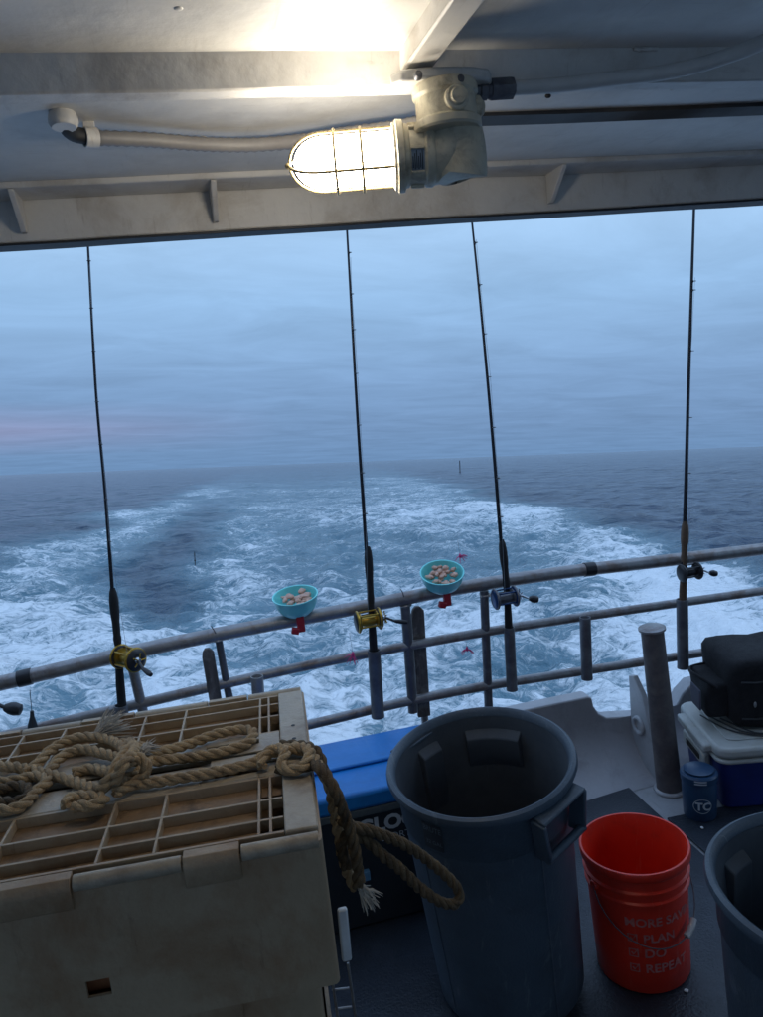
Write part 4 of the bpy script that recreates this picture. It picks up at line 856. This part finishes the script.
t = MB(); t.box((-.012, .14, .07), (-.004, .23, .15), KM @ Matrix.Translation((0, 0, bz))); part('mesh_flap', t, mat('blue_grey_mesh', (.05, .06, .10), (.09, .08, .10), rough=.7, scale=120), bg0, bevel=.004)
t = MB()
for x, y in ((741, 680), (754, 653)):
    p = onY(x, y, 2.02); t.ball(KM @ Vector((.17 if x < 750 else .22, .092, bz + (.10 if x < 750 else .17))), .006, .004, .012, n=6)
part('zip_pull', t, alu, bg0)
# papers / cord on the lid under the bag
t = MB()
for q in range(3):
    pp = [KM @ Vector((x, y, .269)) for x, y in ((.03 + .03 * q, .25 - .02 * q), (.08 + .04 * q, .12 - .02 * q), (.17 + .03 * q, .05 + .01 * q), (.30, .035 + .012 * q))]
    t.tube(spline(pp, 8), .0028, 6)
tag(part('thin_cord', t, darkrub), 'thin dark cord lying on the white cooler lid under the bag', 'cord')

# scraps
t = MB(); p = onZ(622, 768, .16); p = onY(622, 768, 2.685)
t.prism([p + Vector(v) for v in ((-.012, 0, -.010), (.004, 0, -.014), (.012, 0, .002), (.006, 0, .012), (-.008, 0, .008))], (0, -.006, 0)); tag(part('paper_scrap', t, mat('bright_white_plastic', (.7, .7, .7))), 'small white scrap stuck on the grey bulwark left of the post', 'scrap')
for x, y, lb in ((686, 991, 'tiny white scrap on the deck just right of the red bucket'), (702, 828, 'tiny pale scrap on the dark mat in front of the post')):
    p = onZ(x, y, .014); t = MB(); t.prism([p + Vector((.008 * math.cos(i) * rnd.uniform(.5, 1), .008 * math.sin(i) * rnd.uniform(.5, 1), 0)) for i in range(6)], (0, 0, .003)); tag(part('paper_scrap', t, MATS['bright_white_plastic']), lb, 'scrap')

# ------------------------------------------------------------------ place every boat thing in the world
bpy.context.view_layer.update()
for o in list(C.objects):
    if o.parent is None and o.name not in ('camera', 'sun'):
        o.matrix_world = B @ Matrix.Translation(o.location)

# ------------------------------------------------------------------ the sea
rng = np.random.RandomState(5)
cw_ = np.array(cam.matrix_world)
def sea_grid():
    th_f = np.radians(np.linspace(-42, 42, 760)); th_b = np.radians(np.linspace(42, 318, 90))[1:-1]
    th = np.concatenate([th_f, th_b])
    r = 3.4 * np.exp(np.linspace(0, math.log(9000 / 3.4), 980))
    r = np.concatenate([[.05], r]); return th, r
th, rr = sea_grid()
fw_ = np.array([-cw_[0, 2], -cw_[1, 2]]); base = math.atan2(fw_[0], fw_[1])
TT, RR = np.meshgrid(th + base, rr); X = RR * np.sin(TT); Y = RR * np.cos(TT)
cell = np.maximum(RR * (th[1] - th[0]), RR * math.log(rr[-1] / rr[1]) / 979)
# pixel of each flat sea point, only used to look up how churned the wake is there
P = np.stack([X, Y, np.zeros_like(X)], -1) - cw_[:3, 3]
cx = P @ cw_[:3, 0]; cy = P @ cw_[:3, 1]; czz = -(P @ cw_[:3, 2])
ok = czz > .5; dz_ = np.where(ok, czz, 1)
px = 381.5 + F * cx / dz_; py = 508.5 - F * cy / dz_
dy = py - (475 - .038 * px)
def sst(a, b, x): q = np.clip((x - a) / (b - a), 0, 1); return q * q * (3 - 2 * q)
def wake(x, d):
    """how much foam: two trails that spread from far astern, a smooth slick between them and white water close to the stern"""
    k = [3, 12, 25, 42, 60, 80, 100, 125, 160, 220, 300]
    xl = np.interp(d, k, [262, 232, 196, 148, 104, 62, 30, -5, -60, -150, -280]); wl = np.interp(d, k, [8, 16, 24, 36, 48, 58, 66, 80, 100, 130, 160])
    xr = np.interp(d, k, [350, 380, 422, 478, 540, 600, 652, 720, 820, 980, 1150]); wr = np.interp(d, k, [12, 20, 30, 42, 50, 54, 60, 80, 110, 140, 170])
    xs = np.interp(d, k, [262, 250, 222, 200, 188, 176, 166, 152, 130, 90, 40]); ws = np.interp(d, k, [6, 11, 14, 20, 27, 33, 38, 32, 26, 26, 26])
    inside = sst(xl - 1.9 * wl, xl + .1 * wl, x) * (1 - sst(xr - .1 * wr, xr + 1.7 * wr, x))
    g = lambda c, w: np.exp(-((x - c) / w) ** 2)
    v = .525 * inside + .09 * g(xl, wl * 1.2) + .09 * g(xr - wr * .5, wr * 1.2) + .09 * g(xs + ws * 2.3, ws * .9) * sst(30, 60, d)
    v -= .46 * g(xs, ws) * sst(20, 60, d) * (1 - sst(125, 165, d))
    v += .10 * sst(105, 200, d) * inside + .16 * sst(190, 290, d)
    v += .26 * g(705, 62) * sst(84, 104, d)
    v -= .07 * g(545, 60) * sst(110, 135, d) * (1 - sst(190, 220, d))
    return np.clip(v * (.30 * sst(2, 10, d) + .55 * sst(6, 26, d) + .15 * sst(20, 60, d)), 0, .92)
# warp the lookup so that its borders are ragged
wx = np.zeros_like(X); wy = np.zeros_like(X)
for k in range(14):
    kk = rng.uniform(.06, .9); a_ = rng.uniform(0, 6.28); p1, p2 = rng.uniform(0, 6.28, 2); q = np.cos(a_) * X + np.sin(a_) * Y
    wx += np.sin(kk * q + p1) / (1 + kk * 2); wy += np.sin(kk * q + p2) / (1 + kk * 2)
dyc = np.clip(dy, 0, 400)
foam = np.where(ok, wake(px + wx * np.clip(dyc * .12, .8, 14), dyc + wy * np.clip(dyc * .04, .3, 5)), .0)
foam = np.where((RR < 3.5), .5, foam)
churn = np.clip((foam - .1) * 2, 0, 1)
# waves
Z = np.zeros_like(X); wind = math.radians(200)
def add(n, l0, l1, amp, spread, wgt):
    global Z
    for k in range(n):
        lam = math.exp(rng.uniform(math.log(l0), math.log(l1))); a_ = wind + rng.normal() * spread; kk = 2 * math.pi / lam; p = rng.uniform(0, 6.28)
        q = kk * (np.cos(a_) * X + np.sin(a_) * Y) + p
        fade = np.clip((lam / cell - 2.5) / 3, 0, 1)
        Z += wgt * fade * amp * (lam / l1) ** .8 * (1 - 2 * np.abs(np.sin(q / 2)) ** .8 + .27 if lam < 9 else np.sin(q))
add(7, 10, 34, .06, .5, 1.0)
add(20, 2.5, 10, .046, .7, 1 - .45 * churn)
add(26, .7, 2.5, .026, .9, 1 - .2 * churn)
add(34, .45, 2.2, .030, 3, churn)
add(16, 2, 6, .045, 3, churn)
# the humps thrown up on both sides of the wake
Z *= np.clip(RR / 6, .3, 1)
nr, nc = X.shape
idx = np.arange(nr * nc).reshape(nr, nc); nx_ = np.roll(idx, -1, axis=1)
quads = np.stack([idx[:-1], nx_[:-1], nx_[1:], idx[1:]], -1).reshape(-1, 4)[:, ::-1]
me = bpy.data.meshes.new('sea'); nv = nr * nc
me.vertices.add(nv); me.vertices.foreach_set('co', np.stack([X, Y, Z], -1).astype(np.float32).ravel())
nf = len(quads); me.loops.add(nf * 4); me.loops.foreach_set('vertex_index', quads.astype(np.int32).ravel())
me.polygons.add(nf); me.polygons.foreach_set('loop_start', np.arange(0, nf * 4, 4, dtype=np.int32)); me.polygons.foreach_set('use_smooth', np.ones(nf, bool))
me.update(calc_edges=True)
at = me.attributes.new('foam', 'FLOAT', 'POINT'); at.data.foreach_set('value', foam.astype(np.float32).ravel())
at = me.attributes.new('crest', 'FLOAT', 'POINT'); at.data.foreach_set('value', Z.astype(np.float32).ravel())
sea = bpy.data.objects.new('sea', me); C.objects.link(sea); tag(sea, kind='structure')
m = bpy.data.materials.new('sea_water'); m.use_nodes = True; n = m.node_tree.nodes; l = m.node_tree.links; b = n['Principled BSDF']
me.materials.append(m)
def math_(op, a_, b2, clamp=False):
    q = n.new('ShaderNodeMath'); q.operation = op; q.use_clamp = clamp
    for i, v in enumerate((a_, b2)):
        if v is None: continue
        if isinstance(v, (int, float)): q.inputs[i].default_value = v
        else: l.new(v, q.inputs[i])
    return q.outputs[0]
geo = n.new('ShaderNodeNewGeometry'); fa = n.new('ShaderNodeAttribute'); fa.attribute_name = 'foam'; ca = n.new('ShaderNodeAttribute'); ca.attribute_name = 'crest'
def noi(scale, det, rough=.6, dist=0, vec=None, st=None):
    q = n.new('ShaderNodeTexNoise'); q.inputs['Scale'].default_value = scale; q.inputs['Detail'].default_value = det; q.inputs['Roughness'].default_value = rough; q.inputs['Distortion'].default_value = dist
    v = vec or geo.outputs['Position']
    if st:
        mm = n.new('ShaderNodeMapping'); mm.inputs['Scale'].default_value = st; l.new(v, mm.inputs[0]); v = mm.outputs[0]
    l.new(v, q.inputs['Vector']); return q
wv = noi(.8, 3); ws = n.new('ShaderNodeVectorMath'); ws.operation = 'SCALE'; ws.inputs['Scale'].default_value = 1.6; l.new(wv.outputs['Color'], ws.inputs[0])
wa = n.new('ShaderNodeVectorMath'); wa.operation = 'ADD'; l.new(ws.outputs[0], wa.inputs[0]); l.new(geo.outputs['Position'], wa.inputs[1])
f1 = noi(.45, 11, .72, .6, wa.outputs[0], (.75, 1.5, 1)).outputs[0]
f2 = noi(3.4, 8, .76, 1.0, wa.outputs[0], (.75, 1.4, 1)).outputs[0]
# lacy webs: ridges of a warped noise
rg = math_('ABSOLUTE', math_('SUBTRACT', noi(1.5, 6, .6, 1.0, wa.outputs[0]).outputs[0], .5), None)
rg = math_('SUBTRACT', 1.0, math_('MULTIPLY', rg, 9.0, True), True)
mix1 = math_('ADD', math_('MULTIPLY', f1, .46), math_('MULTIPLY', f2, .54))
val = math_('ADD', math_('SUBTRACT', mix1, .5), math_('MULTIPLY', math_('SUBTRACT', fa.outputs['Fac'], .565), .52))
val = math_('ADD', val, math_('MULTIPLY', math_('MULTIPLY', rg, fa.outputs['Fac']), .10))
val = math_('ADD', val, math_('MULTIPLY', ca.outputs['Fac'], .20))
fm = math_('MULTIPLY', math_('ADD', val, .01), 9, True)
soft = math_('MULTIPLY', math_('ADD', val, .17), 3.0, True)       # thin foam and bubbles under the surface
# whitecaps outside the wake
wc = math_('MULTIPLY', math_('SUBTRACT', math_('ADD', math_('MULTIPLY', ca.outputs['Fac'], 1.3), noi(.5, 6, .7).outputs[0]), .905), 8, True)
fm = math_('MAXIMUM', fm, math_('MULTIPLY', wc, .6))
deepc = n.new('ShaderNodeMix'); deepc.data_type = 'RGBA'; deepc.inputs['A'].default_value = (.012, .036, .078, 1); deepc.inputs['B'].default_value = (.065, .165, .22, 1)
l.new(math_('MULTIPLY', fa.outputs['Fac'], 1.5, True), deepc.inputs['Factor'])
m2 = n.new('ShaderNodeMix'); m2.data_type = 'RGBA'; l.new(math_('MULTIPLY', math_('MULTIPLY', soft, fa.outputs['Fac']), .9, True), m2.inputs['Factor']); l.new(deepc.outputs['Result'], m2.inputs['A']); m2.inputs['B'].default_value = (.33, .46, .53, 1)
m3 = n.new('ShaderNodeMix'); m3.data_type = 'RGBA'; l.new(fm, m3.inputs['Factor']); l.new(m2.outputs['Result'], m3.inputs['A']); m3.inputs['B'].default_value = (.76, .80, .83, 1)
l.new(m3.outputs['Result'], b.inputs['Base Color'])
l.new(math_('ADD', math_('MULTIPLY', fm, .5), .16), b.inputs['Roughness']); b.inputs['IOR'].default_value = 1.33
bn1 = n.new('ShaderNodeBump'); bn1.inputs['Strength'].default_value = .8; bn1.inputs['Distance'].default_value = .13
hh = math_('ADD', noi(2.2, 9, .66, .5).outputs[0], math_('MULTIPLY', fm, .12))
hh = math_('ADD', hh, math_('MULTIPLY', noi(.28, 6, .6, .6, st=(1, 1.6, 1)).outputs[0], 9.0))
l.new(hh, bn1.inputs['Height']); l.new(bn1.outputs[0], b.inputs['Normal'])

# marker poles on the water
def marker(pxl, pyb, ht, r, label):
    d = ray(pxl, pyb); p = B.to_3x3() @ Vector(d); s_ = -EYE / p.z; p = Vector((p.x * s_, p.y * s_, 0))
    o = bpy.data.objects.new('marker_pole', None); C.objects.link(o); o.location = p; tag(o, label, 'marker'); ORG[o.name] = p
    t = MB(); t.tube([p + Vector((0, 0, -.3)), p + Vector((0, 0, ht))], r, 8); part('pole', t, darkrub, o)
    t = MB(); t.ball(p + Vector((0, 0, .02)), r * 2.4, r * 2.4, r * 2, n=8); part('float', t, darkrub, o)
marker(460, 473, 2.4, .09, 'tall thin dark marker pole on the sea near the horizon')
marker(195, 561, .30, .014, 'small dark marker stick floating in the smooth part of the wake')

S.render.engine = 'CYCLES'
